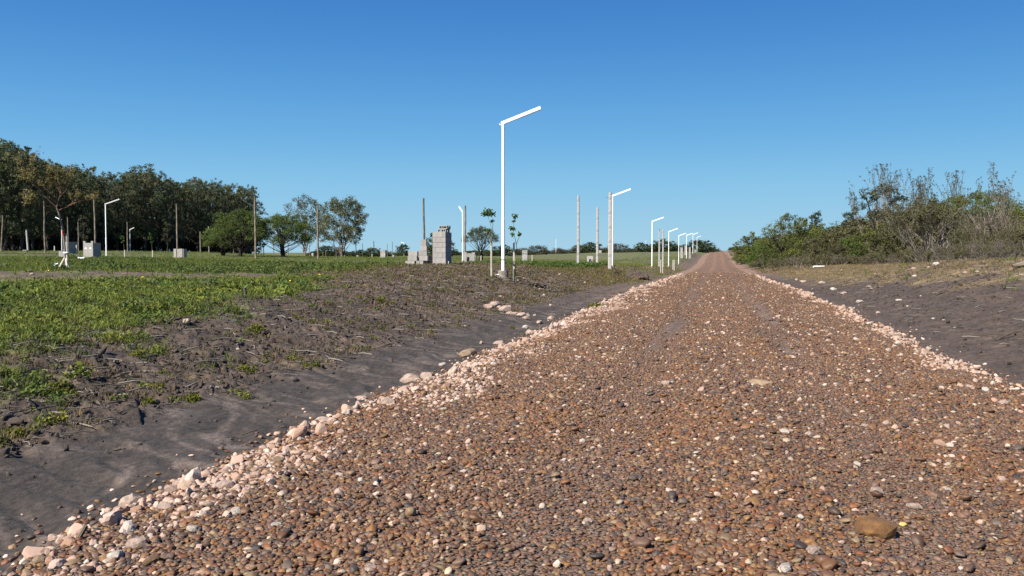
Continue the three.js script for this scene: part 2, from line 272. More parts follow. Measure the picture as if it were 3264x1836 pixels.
{ // ---- the road: packed gravel bed
  const ts = []; for (let t = -8; t < 30; t += 0.16) ts.push(t); for (let t = 30; t < 470; t *= 1.012) ts.push(t);
  const nx = 54, p = [], c = [], uv = [], idx = [];
  ts.forEach((t, j) => {
    for (let i = 0; i <= nx; i++) {
      const f = i / nx * 2 - 1, side = f < 0 ? -1 : 1, w = roadHalf(t, side) + 0.12, x = f * w, ed = Math.abs(f);
      let y = roadTop(x, t); if (ed > 0.93) y = mix(y, ground(x, -t) - 0.02, (ed - 0.93) / 0.07);
      p.push(x, y, -t); uv.push(x / 5.2, t / 5.2);
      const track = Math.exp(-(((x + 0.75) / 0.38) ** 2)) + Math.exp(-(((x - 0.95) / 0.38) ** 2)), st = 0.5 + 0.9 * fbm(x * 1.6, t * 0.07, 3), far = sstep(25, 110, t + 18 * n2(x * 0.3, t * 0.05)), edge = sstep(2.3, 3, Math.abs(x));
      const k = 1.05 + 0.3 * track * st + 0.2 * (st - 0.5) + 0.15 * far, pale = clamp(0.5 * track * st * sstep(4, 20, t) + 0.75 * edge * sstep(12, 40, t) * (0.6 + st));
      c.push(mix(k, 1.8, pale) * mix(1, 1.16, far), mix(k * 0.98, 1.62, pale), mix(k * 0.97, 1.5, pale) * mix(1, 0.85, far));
    }
    if (j) for (let i = 0; i < nx; i++) { const a = (j - 1) * (nx + 1) + i, b = a + nx + 1; idx.push(a, a + 1, b, b, a + 1, b + 1); }
  });
  const g = new THREE.BufferGeometry();
  g.setAttribute('position', new THREE.Float32BufferAttribute(p, 3)); g.setAttribute('color', new THREE.Float32BufferAttribute(c, 3)); g.setAttribute('uv', new THREE.Float32BufferAttribute(uv, 2)); g.setIndex(idx); g.computeVertexNormals();
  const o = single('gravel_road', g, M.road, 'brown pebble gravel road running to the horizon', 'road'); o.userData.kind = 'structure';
}

// ---- stones
function stoneGeo(seed, detail, flat, angular) {
  let g = new THREE.IcosahedronGeometry(1, detail); g.deleteAttribute('uv'); g.deleteAttribute('normal'); g = mergeVertices(g);
  const q = g.attributes.position, f = rngOf(seed), ox = f() * 50, sx = rr(0.85, 1.25, f), sz = rr(0.7, 1, f);
  const planes = Array.from({ length: angular ? 9 : 5 }, () => { const a = f() * 6.28, b = Math.acos(2 * f() - 1); return [V(Math.sin(b) * Math.cos(a), Math.cos(b), Math.sin(b) * Math.sin(a)), rr(angular ? 0.6 : 0.72, 0.9, f)]; });
  const v = V(), uv = [];
  for (let k = 0; k < q.count; k++) {
    v.fromBufferAttribute(q, k); const n = n3(v.x * 1.3 + ox, v.y * 1.3, v.z * 1.3), m = n3(v.x * 3 + ox, v.y * 3, v.z * 3 + 7);
    v.multiplyScalar(1 + (angular ? 0.12 : 0.24) * n + (angular ? 0.1 : 0.1) * m);
    for (const [pn, d] of planes) { const e = v.dot(pn) - d; if (e > 0) v.addScaledVector(pn, -e * 0.9); }
    v.set(v.x * sx, v.y * flat, v.z * sz); q.setXYZ(k, v.x, v.y, v.z); uv.push(v.x * 0.8 + v.y * 0.5, v.z * 0.8 + v.y * 0.4);
  }
  g.setAttribute('uv', new THREE.Float32BufferAttribute(uv, 2));
  if (angular) { g = g.toNonIndexed(); }
  g.computeVertexNormals(); return g;
}
const roundNear = [1, 2, 3, 4, 5].map((s) => stoneGeo(100 + s, 2, [0.5, 0.62, 0.42, 0.7, 0.55][s - 1], false)), roundFar = [1, 2, 3].map((s) => stoneGeo(120 + s, 1, 0.55, false)), roundTiny = [1, 2].map((s) => stoneGeo(130 + s, 0, 0.6, false));
const chunkNear = [1, 2, 3, 4, 5, 6].map((s) => stoneGeo(140 + s, 2, [0.7, 0.85, 0.62, 0.75, 0.9, 0.55][s - 1], true)), chunkFar = [1, 2, 3].map((s) => stoneGeo(160 + s, 1, 0.7, true));
const dummy = new THREE.Object3D(), colr = new THREE.Color();
function scatter(name, label, category, sets) { // sets: [[geometry, material, [[x,y,z,rx,ry,rz,sx,sy,sz,[r,g,b]], ...]], ...] -> one object of kind stuff
  const o = thing(name, label, category); o.userData.kind = 'stuff';
  let n = 0;
  for (const [geo, mat, list, pn] of sets) {
    if (!list.length) continue;
    const m = new THREE.InstancedMesh(geo, mat, list.length); m.name = pn || name + '_piece'; m.userData.kind = 'stuff'; m.castShadow = m.receiveShadow = true;
    list.forEach((q, k) => { dummy.position.set(q[0], q[1], q[2]); dummy.rotation.set(q[3], q[4], q[5]); dummy.scale.set(q[6], q[7], q[8]); dummy.updateMatrix(); m.setMatrixAt(k, dummy.matrix); m.setColorAt(k, colr.setRGB(...q[9])); });
    o.add(m); n += list.length;
  }
  return o;
}
const chunkTone = [[0.82, 0.6, 0.5], [0.86, 0.67, 0.58], [0.74, 0.53, 0.43], [0.9, 0.77, 0.69], [0.66, 0.45, 0.34], [0.8, 0.63, 0.52]];
{ // ---- loose gravel on the road
  const near = roundNear.map((g) => [g, M.pebble, [], 'pebble_layer']), mid = roundFar.map((g) => [g, M.pebble, [], 'pebble_layer']), tiny = roundTiny.map((g) => [g, M.pebble, [], 'pebble_layer']), ch = chunkNear.map((g) => [g, M.chip, [], 'pale_chip_layer']), chf = chunkFar.map((g) => [g, M.chip, [], 'pale_chip_layer']);
  const f = rngOf(77);
  const put = (x, t, s, sets, tone, lift) => {
    const set = pick(sets, f), tilt = 0.45;
    set[2].push([x, roadTop(x, t) + lift, -t, (f() - 0.5) * tilt * 2, f() * 6.28, (f() - 0.5) * tilt * 2, s, s * rr(0.8, 1.15, f), s * rr(0.85, 1.1, f), tone]);
  };
  for (const [t0, t1, cell, smin, smax, sets] of [[1.6, 7.5, 0.0235, 0.008, 0.0235, near], [7.5, 14, 0.028, 0.009, 0.025, mid], [14, 24, 0.038, 0.012, 0.027, mid], [24, 42, 0.064, 0.018, 0.033, tiny], [42, 80, 0.15, 0.027, 0.046, tiny]]) {
    for (let t = t0; t < t1; t += cell) {
      const D = t; // only what the view and a step aside can see
      const xl = Math.max(-3.45, -t * 0.78 - 1.8), xr = Math.min(3.35, t * 0.36 + 2.2);
      for (let x = xl; x < xr; x += cell) {
        const px = x + (f() - 0.5) * cell * 1.1, pt = t + (f() - 0.5) * cell * 1.1, side = px < 0 ? -1 : 1, e = roadHalf(pt, side) - Math.abs(px), rag = 0.1 * n2(px * 2 + 5, pt * 2);
        if (e < 0.02 + rag - 0.05) continue;
        const tr = Math.exp(-(((px + 0.75) / 0.35) ** 2)) + Math.exp(-(((px - 0.95) / 0.35) ** 2));
        if (f() < (pt > 12 ? 0.7 : 0.25) * tr * (0.6 + 0.8 * (0.5 + n2(px * 1.6, pt * 0.15)))) continue; // fines in the wheel tracks
        const u = f(), s = mix(smin, smax, u * u * u * 0.7 + 0.3 * f()) * (1 - 0.18 * tr) * (f() < 0.05 ? 1.5 : 1), pink = 0.011 + 0.42 * sstep(0.8, 0.1, e + 0.5 * n2(px * 0.7, pt * 0.35) + (side > 0 ? 0.3 : 0)) * (0.55 + 0.6 * n2(px * 0.9 + 8, pt * 0.5));
        const w = f(), patch = n2b(px * 0.5, pt * 0.3);
        let tone; if (f() < pink) { const set = t < 14 ? ch : chf, big = s * rr(0.9, 1.9, f); put(px, pt, big, set, vary(pick(chunkTone, f), 0.15, f), big * 0.25); continue; }
        if (w < 0.02) tone = vary([0.52, 0.43, 0.33], 0.25, f); else { let k = Math.floor(f() * 12); if (patch > 0.35 && f() < 0.4) k = pick([0, 1, 6, 10], f); if (tr > 0.6 && f() < 0.4) k = pick([3, 4, 11], f); tone = vary(pebbleTone[k], 0.3, f); }
        put(px, pt, s, sets, tone, s * rr(0.1, 0.5, f));
      }
    }
  }
  // a few larger rounded ones lying on top
  for (let k = 0; k < 500; k++) { const t = 2 + 20 * f() ** 1.5, x = rr(-2.9, 2.8, f); put(x, t, rr(0.024, 0.036, f), t < 9 ? near : mid, vary(pick(pebbleTone, f), 0.3, f), 0.02); }
  for (let k = 0; k < 190; k++) { const t = 2 + 40 * f() ** 1.4, x = rr(-2.7, 2.6, f); put(x, t, rr(0.012, 0.03, f), t < 14 ? ch : chf, vary(f() < 0.5 ? [0.9, 0.82, 0.74] : pick(chunkTone, f), 0.12, f), 0.016); }
  scatter('gravel', 'loose brown river pebbles covering the road', 'gravel', [...near, ...mid, ...tiny, ...ch, ...chf]);
  // pale limestone rubble pushed out along both edges, and strays in the ditch
  const rn = chunkNear.map((g) => [g, M.chip, [], 'rubble_layer']), rf = chunkFar.map((g) => [g, M.chip, [], 'rubble_layer']), rp = roundNear.map((g) => [g, M.pebble, [], 'rubble_layer']);
  for (let k = 0; k < 3200; k++) {
    const side = f() < 0.6 ? -1 : 1, t = 2 + 70 * f() ** 1.9, d = Math.abs(gauss(f)) * 0.42 - 0.12, x = side * (roadHalf(t, side) - 0.02 - d * 0.8), clump = n2(t * 0.9, side * 4) + 0.4 * n2(t * 3, side);
    if (clump < -0.25 && f() < 0.75) continue;
    const s = rr(0.011, 0.03, f) * (1 + 1.7 * f() ** 4) * (1 + 0.012 * t), y = Math.abs(x) < roadHalf(t, side) ? roadTop(x, t) : ground(x, -t);
    pick(t < 14 ? rn : rf, f)[2].push([x, y + s * 0.25, -t, f() * 6, f() * 6, f() * 6, s * rr(0.8, 1.5, f), s, s, vary(pick(chunkTone, f), 0.15, f)]);
  }
  for (let k = 0; k < 4200; k++) { // pebbles that rolled into the ditch
    const side = f() < 0.7 ? -1 : 1, t = 2 + 26 * f() ** 1.5, x = side * (roadHalf(t, side) + 0.02 + Math.abs(gauss(f)) * 0.75 * f()), s = rr(0.008, 0.024, f) * (f() < 0.1 ? 1.4 : 1), y = ground(x, -t);
    pick(f() < 0.2 ? rn : rp, f)[2].push([x, y + s * 0.25, -t, f() - 0.5, f() * 6, f() - 0.5, s, s, s, vary(f() < 0.25 ? pick(chunkTone, f) : pick(pebbleTone, f), 0.25, f)]);
  }
  scatter('limestone_rubble', 'pale pink crushed limestone along the gravel edges', 'rubble', [...rn, ...rf, ...rp]);
}
{ // ---- crumbs of soil on the rough banks
  const f = rngOf(88), a = chunkFar.map((g) => [g, std(rgb(1, 1, 1), { roughness: 1 }), [], 'clod_layer']);
  for (let k = 0; k < 38000; k++) {
    const left = f() < 0.8, t = 3 + 34 * f() ** 1.35, x = left ? -rr(4.3, 11, f) : rr(3.6, 9.5, f), z = -t;
    if (left && (siltiness(x, t) > 0.6 && f() < 0.93 || x < -0.9 * t - 3)) continue;
    if (!left && x > 0.33 * t + 1.2) continue;
    if (n2(x * 0.8, t * 0.8) < -0.1 && f() < 0.7) continue;
    const s = rr(0.006, 0.02, f) * (1 + 1.8 * f() ** 6) * (1 + t * 0.012), v = rr(0.042, 0.075, f) * (left ? mix(1, 1.7, sstep(10, 24, t)) : 1);
    pick(a, f)[2].push([x, ground(x, z) + s * 0.2, z, f() * 6, f() * 6, f() * 6, s * 1.2, s, s, [v * 1.2, v * 0.9, v * 0.75]]);
  }
  scatter('soil_crumbs', 'dark crumbs and clods of soil on the dug banks', 'soil', a);
}

// ---- grass
function tuftGeo(seed, blades, h, spread, wide, seg = 2) {
  const f = rngOf(seed), g = new GB();
  for (let b = 0; b < blades; b++) {
    const a = f() * 6.28, x0 = Math.cos(a) * spread * 0.4 * f(), z0 = Math.sin(a) * spread * 0.4 * f(), lean = rr(0.15, 1.1, f), len = h * rr(0.55, 1.1, f), da = a + (f() - 0.5), w = wide * rr(0.7, 1.3, f), cx = Math.cos(da), cz = Math.sin(da), col = vary([1, 1, 1], 0.22, f);
    let prev = null;
    for (let s = 0; s <= seg; s++) {
      const t = s / seg, out = lean * len * t * t, y = len * t * (1 - 0.35 * lean * t), ww = w * (1 - t) * (s ? 1 : 0.7) * 0.5, x = x0 + cx * out, z = z0 + cz * out;
      if (s === seg) { const e = g.vert(x, y, z, col); g.i.push(prev, prev + 1, e); } else { const q = g.vert(x - cz * ww, y, z + cx * ww, col); g.vert(x + cz * ww, y, z - cx * ww, col); if (prev !== null) g.i.push(prev, prev + 1, q, q, prev + 1, q + 1); prev = q; }
    }
  }
  return g.build();
}
function weedGeo(seed, n, h, leaf) { // low broad-leaved weed
  const f = rngOf(seed), g = new GB();
  for (let k = 0; k < n; k++) { const a = f() * 6.28, r = h * 0.9 * Math.sqrt(f()), y = h * f() * (1 - 0.5 * r / h); g.leaf(Math.cos(a) * r, y + 0.01, Math.sin(a) * r, leaf * rr(0.7, 1.4, f), leaf * 0.5, vary([1, 1, 1], 0.3, f), f); }
  return g.build();
}
{
  const f = rngOf(99), near = [1, 2, 3, 4].map((s) => [tuftGeo(200 + s, 12, 0.12, 0.12, 0.013, 3), M.grass, [], 'tuft_layer']), mid = [1, 2, 3].map((s) => [tuftGeo(210 + s, 12, 0.17, 0.22, 0.02, 2), M.grass, [], 'tuft_layer']), far = [1, 2].map((s) => [tuftGeo(220 + s, 12, 0.26, 0.6, 0.06, 1), M.grass, [], 'tuft_layer']), weed = [1, 2, 3].map((s) => [weedGeo(230 + s, 70, 0.16, 0.06), M.grass, [], 'weed_layer']);
  const tones = [[0.205, 0.255, 0.04], [0.155, 0.22, 0.038], [0.245, 0.275, 0.05], [0.105, 0.17, 0.035], [0.15, 0.185, 0.065]];
  const put = (sets, x, z, s, c) => pick(sets, f)[2].push([x, ground(x, z) - 0.008 * s, z, (f() - 0.5) * 0.3, f() * 6.28, (f() - 0.5) * 0.3, s, s * rr(0.7, 1.25, f), s, c]);
  const spread = (n, r0, r1, sets, size, keep) => { for (let k = 0; k < n; k++) { const r = Math.sqrt(mix(r0 * r0, r1 * r1, f())), a = -YAW - 0.62 + f() * 0.85, x = Math.sin(a) * r, z = -Math.cos(a) * r; if (x > -4.8) continue; const g = green(x, z) * (0.55 + 0.9 * (0.5 + n2(x * 0.9, z * 0.9) * 0.6)); if (f() > g * keep) continue; const yellow = n2b(x * 0.25, z * 0.25); put(sets, x, z, size * rr(0.55, 1.25, f) * (1 + 0.7 * f() ** 5) * (0.7 + 0.4 * g), vary(yellow > 0.15 ? pick([tones[0], tones[2], tones[0], tones[1]], f) : pick(tones, f), 0.22, f)); } };
  spread(46000, 5, 26, near, 1.0, 0.9);
  spread(60000, 22, 70, mid, 0.68, 0.9);
  spread(40000, 60, 210, far, 0.55, 0.8);
  spread(5200, 6, 26, weed, 0.75, 0.9);
  // darker leafy weeds in bands through the field
  for (let k = 0; k < 3000; k++) { const D = rr(29, 62, f), px = rr(150, 2050, f), [x, z] = at(px, D); if (x > -8.5 || n2(x * 0.12, z * 0.3) < 0.05 || green(x, z) < 0.4) continue; put(weed, x, z, rr(0.8, 1.7, f), vary([0.11, 0.16, 0.035], 0.3, f)); }
  for (let k = 0; k < 1500; k++) { const D = rr(58, 70, f), px = rr(1500, 2060, f), [x, z] = at(px, D); if (x > -8) continue; put(weed, x, z, rr(1.2, 2.4, f), vary([0.1, 0.16, 0.03], 0.3, f)); }
  scatter('grass', 'green meadow grass and weeds in the left field', 'grass', [...near, ...mid, ...far, ...weed]);
}
{ // sprigs and thin dead grass on the bare left bank, dry grass on the right bank
  const f = rngOf(111), sprig = [1, 2, 3].map((s) => [tuftGeo(240 + s, 9, 0.06, 0.12, 0.008, 2), M.grass, [], 'sprig_layer']), dead = [1, 2, 3].map((s) => [tuftGeo(250 + s, 9, 0.09, 0.2, 0.009, 2), M.dry, [], 'dead_tuft_layer']), wd = [[weedGeo(261, 34, 0.07, 0.035), M.grass, [], 'sprig_layer']];
  for (let k = 0; k < 42000; k++) {
    const t = 4 + 60 * f() ** 1.3, x = -rr(4.9, 13, f), z = -t; if (x < -0.9 * t - 2) continue;
    const s = siltiness(x, t), m = fbm(x * 0.6 + 70, t * 0.6, 3); if (s > 0.35 || f() > 0.34 + 1.0 * m + 0.35 * sstep(14, 26, t)) continue;
    const q = f(), sc = rr(0.5, 1.2, f) * (1 + t * 0.012); if (q < 0.78) pick(dead, f)[2].push([x, ground(x, z), z, 0, f() * 6, 0, sc, sc * 0.8, sc, vary(q < 0.35 ? [0.23, 0.165, 0.085] : [0.14, 0.11, 0.055], 0.35, f)]); else pick(f() < 0.3 ? wd : sprig, f)[2].push([x, ground(x, z), z, 0, f() * 6, 0, sc, sc * 0.8, sc, vary([0.14, 0.17, 0.035], 0.3, f)]);
  }
  // small yellow-green weeds dotted over the bank
  for (const [px, py, n, w] of [[640, 835, 14, 0.22], [355, 905, 12, 0.2], [165, 992, 16, 0.22], [130, 1078, 12, 0.2], [30, 1098, 14, 0.2], [735, 905, 8, 0.16], [610, 935, 12, 0.25], [385, 970, 9, 0.15], [790, 925, 7, 0.15], [620, 1000, 8, 0.2], [480, 1010, 8, 0.15], [370, 1015, 6, 0.15], [1500, 775, 6, 0.3], [1290, 830, 5, 0.2], [1285, 690, 9, 0.5], [1545, 690, 8, 0.5], [970, 765, 6, 0.3], [1005, 1010, 8, 0.25]]) {
    const h = hit(px * 1.267, py * 1.267); if (!h) continue;
    for (let k = 0; k < n; k++) { const x = h[0] + gauss(f) * w * 0.6, z = h[1] + gauss(f) * w * 0.5, s = rr(0.7, 1.3, f) * (w > 0.28 ? 1.5 : 1); pick(f() < 0.6 ? wd : sprig, f)[2].push([x, ground(x, z), z, 0, f() * 6, 0, s, s, s, vary([0.19, 0.2, 0.03], 0.3, f)]); }
  }
  for (let k = 0; k < 5200; k++) { const t = rr(44, 130, f), x = -rr(4.2, 10, f), z = -t; if (fbm(x * 0.35 + 11, t * 0.12, 3) < -0.05 && f() < 0.85) continue; const s = rr(1.2, 2.6, f); pick(f() < 0.45 ? dead : sprig, f)[2].push([x, ground(x, z), z, 0, f() * 6, 0, s, s, s, vary(f() < 0.5 ? [0.24, 0.19, 0.08] : [0.15, 0.18, 0.045], 0.3, f)]); }
  scatter('bank_sprigs', 'thin dead grass and small green sprigs on the bare left bank', 'grass', [...sprig, ...dead, ...wd]);
  const dn = [1, 2, 3].map((s) => [tuftGeo(270 + s, 16, 0.16, 0.3, 0.009, 2), M.dry, [], 'dry_tuft_layer']), gn = [1, 2].map((s) => [tuftGeo(280 + s, 14, 0.14, 0.2, 0.014, 2), M.grass, [], 'green_tuft_layer']);
  for (let k = 0; k < 24000; k++) {
    const t = 12 + 110 * f() ** 1.5, x = rr(4.2, 13, f), z = -t; if (x > 0.36 * t + 1.5) continue;
    const d = sstep(-0.3, 1.0, x - mix(6.4, 4.3, sstep(18, 45, t)) + 1.6 * fbm(x * 0.4, t * 0.4, 3)); if (f() > d * 0.8) continue;
    const s = rr(0.5, 1.1, f) * (1 + t * 0.006); pick(dn, f)[2].push([x, ground(x, z), z, 0, f() * 6, 0, s, s * 0.55, s, vary(f() < 0.25 ? [0.17, 0.155, 0.065] : [0.3, 0.22, 0.12], 0.3, f)]);
  }
  for (let k = 0; k < 220; k++) { const t = 14 + 40 * f() ** 1.4, x = rr(5.8, 10, f), z = -t; if (x > 0.34 * t + 1 || n2(x, t * 0.7) < 0.1) continue; const s = rr(0.8, 1.7, f); pick(gn, f)[2].push([x, ground(x, z), z, 0, f() * 6, 0, s, s, s, vary([0.12, 0.18, 0.03], 0.25, f)]); }
  scatter('dry_grass', 'straw coloured dry grass on the right bank', 'grass', [...dn, ...gn]);
}

// ================================================================ TREES
const ORD = ['first', 'second', 'third', 'fourth', 'fifth', 'sixth', 'seventh', 'eighth', 'ninth', 'tenth', 'eleventh', 'twelfth', 'thirteenth', 'fourteenth', 'fifteenth', 'sixteenth', 'seventeenth', 'eighteenth', 'nineteenth', 'twentieth', 'twenty-first', 'twenty-second', 'twenty-third', 'twenty-fourth', 'twenty-fifth', 'twenty-sixth', 'twenty-seventh', 'twenty-eighth', 'twenty-ninth', 'thirtieth', 'thirty-first', 'thirty-second', 'thirty-third', 'thirty-fourth', 'thirty-fifth', 'thirty-sixth'];
// A tree: stems fork towards lobes, each lobe is a cloud of leaves gathered in clumps.
function treeGeo(o) {
  const f = rngOf(o.seed), wood = new GB(), crown = new GB();
  const stems = [];
  for (let s = 0; s < o.stems; s++) {
    const a = f() * 6.28, sp = o.stems > 1 ? o.stemSpread * rr(0.5, 1, f) : 0, top = V(Math.cos(a) * sp, o.h * rr(0.72, 0.9, f) * (s ? 0.9 : 1), Math.sin(a) * sp), b0 = V(Math.cos(a) * o.r * 0.8 * (o.stems > 1), -0.25, Math.sin(a) * o.r * 0.8 * (o.stems > 1)), pts = [], n = 7;
    for (let k = 0; k <= n; k++) { const t = k / n; pts.push(V(mix(b0.x, top.x, t ** 1.4) + 0.03 * o.h * n2(s * 9 + t * 2.2, o.seed), mix(b0.y, top.y, t), mix(b0.z, top.z, t ** 1.4) + 0.03 * o.h * n2(s * 9 + t * 2.2, o.seed + 50))); }
    wood.limb(pts, taper(o.r, o.r * 0.22, n), o.sides || 6); stems.push(pts);
  }
  for (let k = 0; k < o.lobes; k++) {
    let c, lr;
    if (o.place) [c, lr] = o.place(k, f);
    else {
      const t = (k + f()) / o.lobes, y = mix(o.low, 1, t) * o.h, env = o.env(t), a = k * 2.4 + f(), d = env * Math.sqrt(rr(0.12, 1, f));
      c = V(Math.cos(a) * d, y, Math.sin(a) * d); lr = o.lobeR * rr(0.7, 1.25, f) * (o.lobeTaper ? mix(1.1, 0.75, t) : 1);
    }
    const st = pick(stems, f), from = st[clamp(Math.floor(st.length * clamp((c.y / o.h) * 0.62)), 1, st.length - 1)];
    wood.limb(bend(from, c, -0.04 * o.h * f(), 3), taper(o.r * 0.3, o.r * 0.05, 3), 4, [1, 1, 1], false);
    const base = vary(pick(o.tones, f), 0.22, f);
    const clumps = Math.max(2, Math.round(o.clumps * rr(0.7, 1.3, f)));
    for (let q = 0; q < clumps; q++) {
      const th = f() * 6.28, ph = Math.acos(1 - 1.75 * f()), rad = lr * rr(0.45, 1, f), e = V(c.x + Math.sin(ph) * Math.cos(th) * rad, c.y + Math.cos(ph) * rad * (o.squash || 0.8), c.z + Math.sin(ph) * Math.sin(th) * rad), cr = lr * o.clumpR * rr(0.7, 1.2, f);
      if (o.twigs) wood.limb([c, V(mix(c.x, e.x, 0.6), mix(c.y, e.y, 0.5), mix(c.z, e.z, 0.6)), e], [o.r * 0.09, o.r * 0.05, o.r * 0.02], 3, [1, 1, 1], false);
      const cl = vary(base, 0.15, f);
      for (let l = 0; l < o.leaves; l++) crown.leaf(e.x + gauss(f) * cr, e.y + gauss(f) * cr * 0.75 + (o.droop ? -o.droop * f() : 0), e.z + gauss(f) * cr, o.leaf * rr(0.6, 1.4, f), o.leaf * 0.48, vary(cl, 0.25, f), f);
    }
  }
  return [wood.build(), crown.build()];
}
const topY = (geo) => { let m = 0; for (const g of geo) { g.computeBoundingBox(); if (g.attributes.position.count) m = Math.max(m, g.boundingBox.max.y); } return m * 0.98; };
function makeTree(name, label, category, pos, geo, wood, group, leafMat = M.leaf, turn = 0) { const t = thing(name, label, category, pos, turn, group); part('trunk', geo[0], wood, t); part('crown', geo[1], leafMat, t); return t; }

const eucTone = [[0.145, 0.175, 0.075], [0.165, 0.185, 0.08], [0.115, 0.155, 0.075], [0.18, 0.172, 0.085], [0.13, 0.165, 0.092]];
const eucGeo = [0, 1, 2, 3, 4, 5].map((k) => treeGeo({ seed: 300 + k, h: 24, r: 0.34, stems: 1 + (k % 3 === 1), stemSpread: 2.4, lobes: 46, low: 0.2, env: (t) => 4.2 * (0.55 + 0.75 * Math.sin(Math.PI * (0.12 + 0.8 * t))) * (1 - 0.35 * t * t), lobeR: 1.85, lobeTaper: true, clumps: 8, clumpR: 0.29, leaves: 22, leaf: 0.4, droop: 0.3, tones: eucTone, sides: 6 }));
{ // the dark wood on the left: front row along the field edge, rows behind
  const rowTops = [[0, 452], [60, 470], [120, 505], [190, 530], [250, 528], [320, 556], [390, 560], [455, 542], [520, 560], [575, 574], [640, 568], [700, 585], [755, 598], [795, 596]];
  const topOf = table(rowTops); let n = 0;
  const frontX = [-34, 14, 62, 104, 150, 196, 238, 282, 326, 372, 416, 462, 506, 548, 590, 632, 674, 712, 752, 786];
  frontX.forEach((px, k) => {
    const D = mix(185, 262, clamp(px / 800)), [x, z] = at(px, D), h = (805 - topOf(px) + 3) / FOCAL * D * rr(0.93, 1.05), y = ground(x, z), g = eucGeo[k % 6], s = (h + EYE - y) / topY(g);
    const t = makeTree('eucalyptus_tree', `tall dark eucalyptus in the front row of the wood, ${ORD[k]} from the left`, 'tree', [x, y, z], g, M.bark, 'eucalyptus wood behind the left field', M.leaf, k * 1.3);
    t.scale.set(s * rr(0.95, 1.15), s, s * rr(0.95, 1.15)); n++;
  });
  for (const [row, off, step] of [[1, 14, 44], [2, 28, 50], [3, 46, 58]]) for (let px = -60 + row * 13; px < 800; px += step) {
    const D = mix(185, 262, clamp(px / 800)) + off, [x, z] = at(px + rr(-8, 8), D), h = (805 - topOf(px)) / FOCAL * D * rr(0.88, 1.0), y = ground(x, z), g = eucGeo[n++ % 6], s = (h + EYE - y) / topY(g);
    const t = makeTree('eucalyptus_tree', 'tall eucalyptus deep in the dark wood, behind its front row', 'tree', [x, y, z], g, M.barkDark, 'eucalyptus trees deep in the wood', M.leaf, n * 0.9); t.scale.set(s * 1.1, s, s * 1.1);
  }
  // dark undergrowth at the foot of the wood
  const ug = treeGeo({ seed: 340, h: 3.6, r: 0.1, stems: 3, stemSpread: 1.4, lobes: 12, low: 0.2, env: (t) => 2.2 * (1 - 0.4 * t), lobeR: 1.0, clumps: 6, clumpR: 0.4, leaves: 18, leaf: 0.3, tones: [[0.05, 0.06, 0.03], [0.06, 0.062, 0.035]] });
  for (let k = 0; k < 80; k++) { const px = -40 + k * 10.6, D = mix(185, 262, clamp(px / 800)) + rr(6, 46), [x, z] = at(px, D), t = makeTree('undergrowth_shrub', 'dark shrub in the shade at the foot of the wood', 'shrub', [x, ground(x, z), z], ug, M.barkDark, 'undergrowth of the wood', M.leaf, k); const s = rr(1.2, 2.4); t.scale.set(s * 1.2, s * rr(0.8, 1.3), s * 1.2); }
  // slim young trees in front of the wood
  const young = treeGeo({ seed: 345, h: 7, r: 0.07, stems: 1, stemSpread: 0, lobes: 10, low: 0.35, env: (t) => 1.1 * (1 - 0.5 * t), lobeR: 0.6, clumps: 5, clumpR: 0.45, leaves: 14, leaf: 0.22, tones: [[0.09, 0.1, 0.045], [0.1, 0.1, 0.05]] });
  [[535, 175, 6.0, 'slim young tree in front of the dark wood beside the split block housing'], [268, 175, 7.2, 'slim young tree in front of the dark wood behind the slotted block housing']].forEach(([px, D, h, label], k) => { const [x, z] = at(px, D), t = makeTree('young_tree', label, 'tree', [x, ground(x, z), z], young, M.bark, null, M.leaf, k * 2); t.scale.setScalar(h / 7); });
}
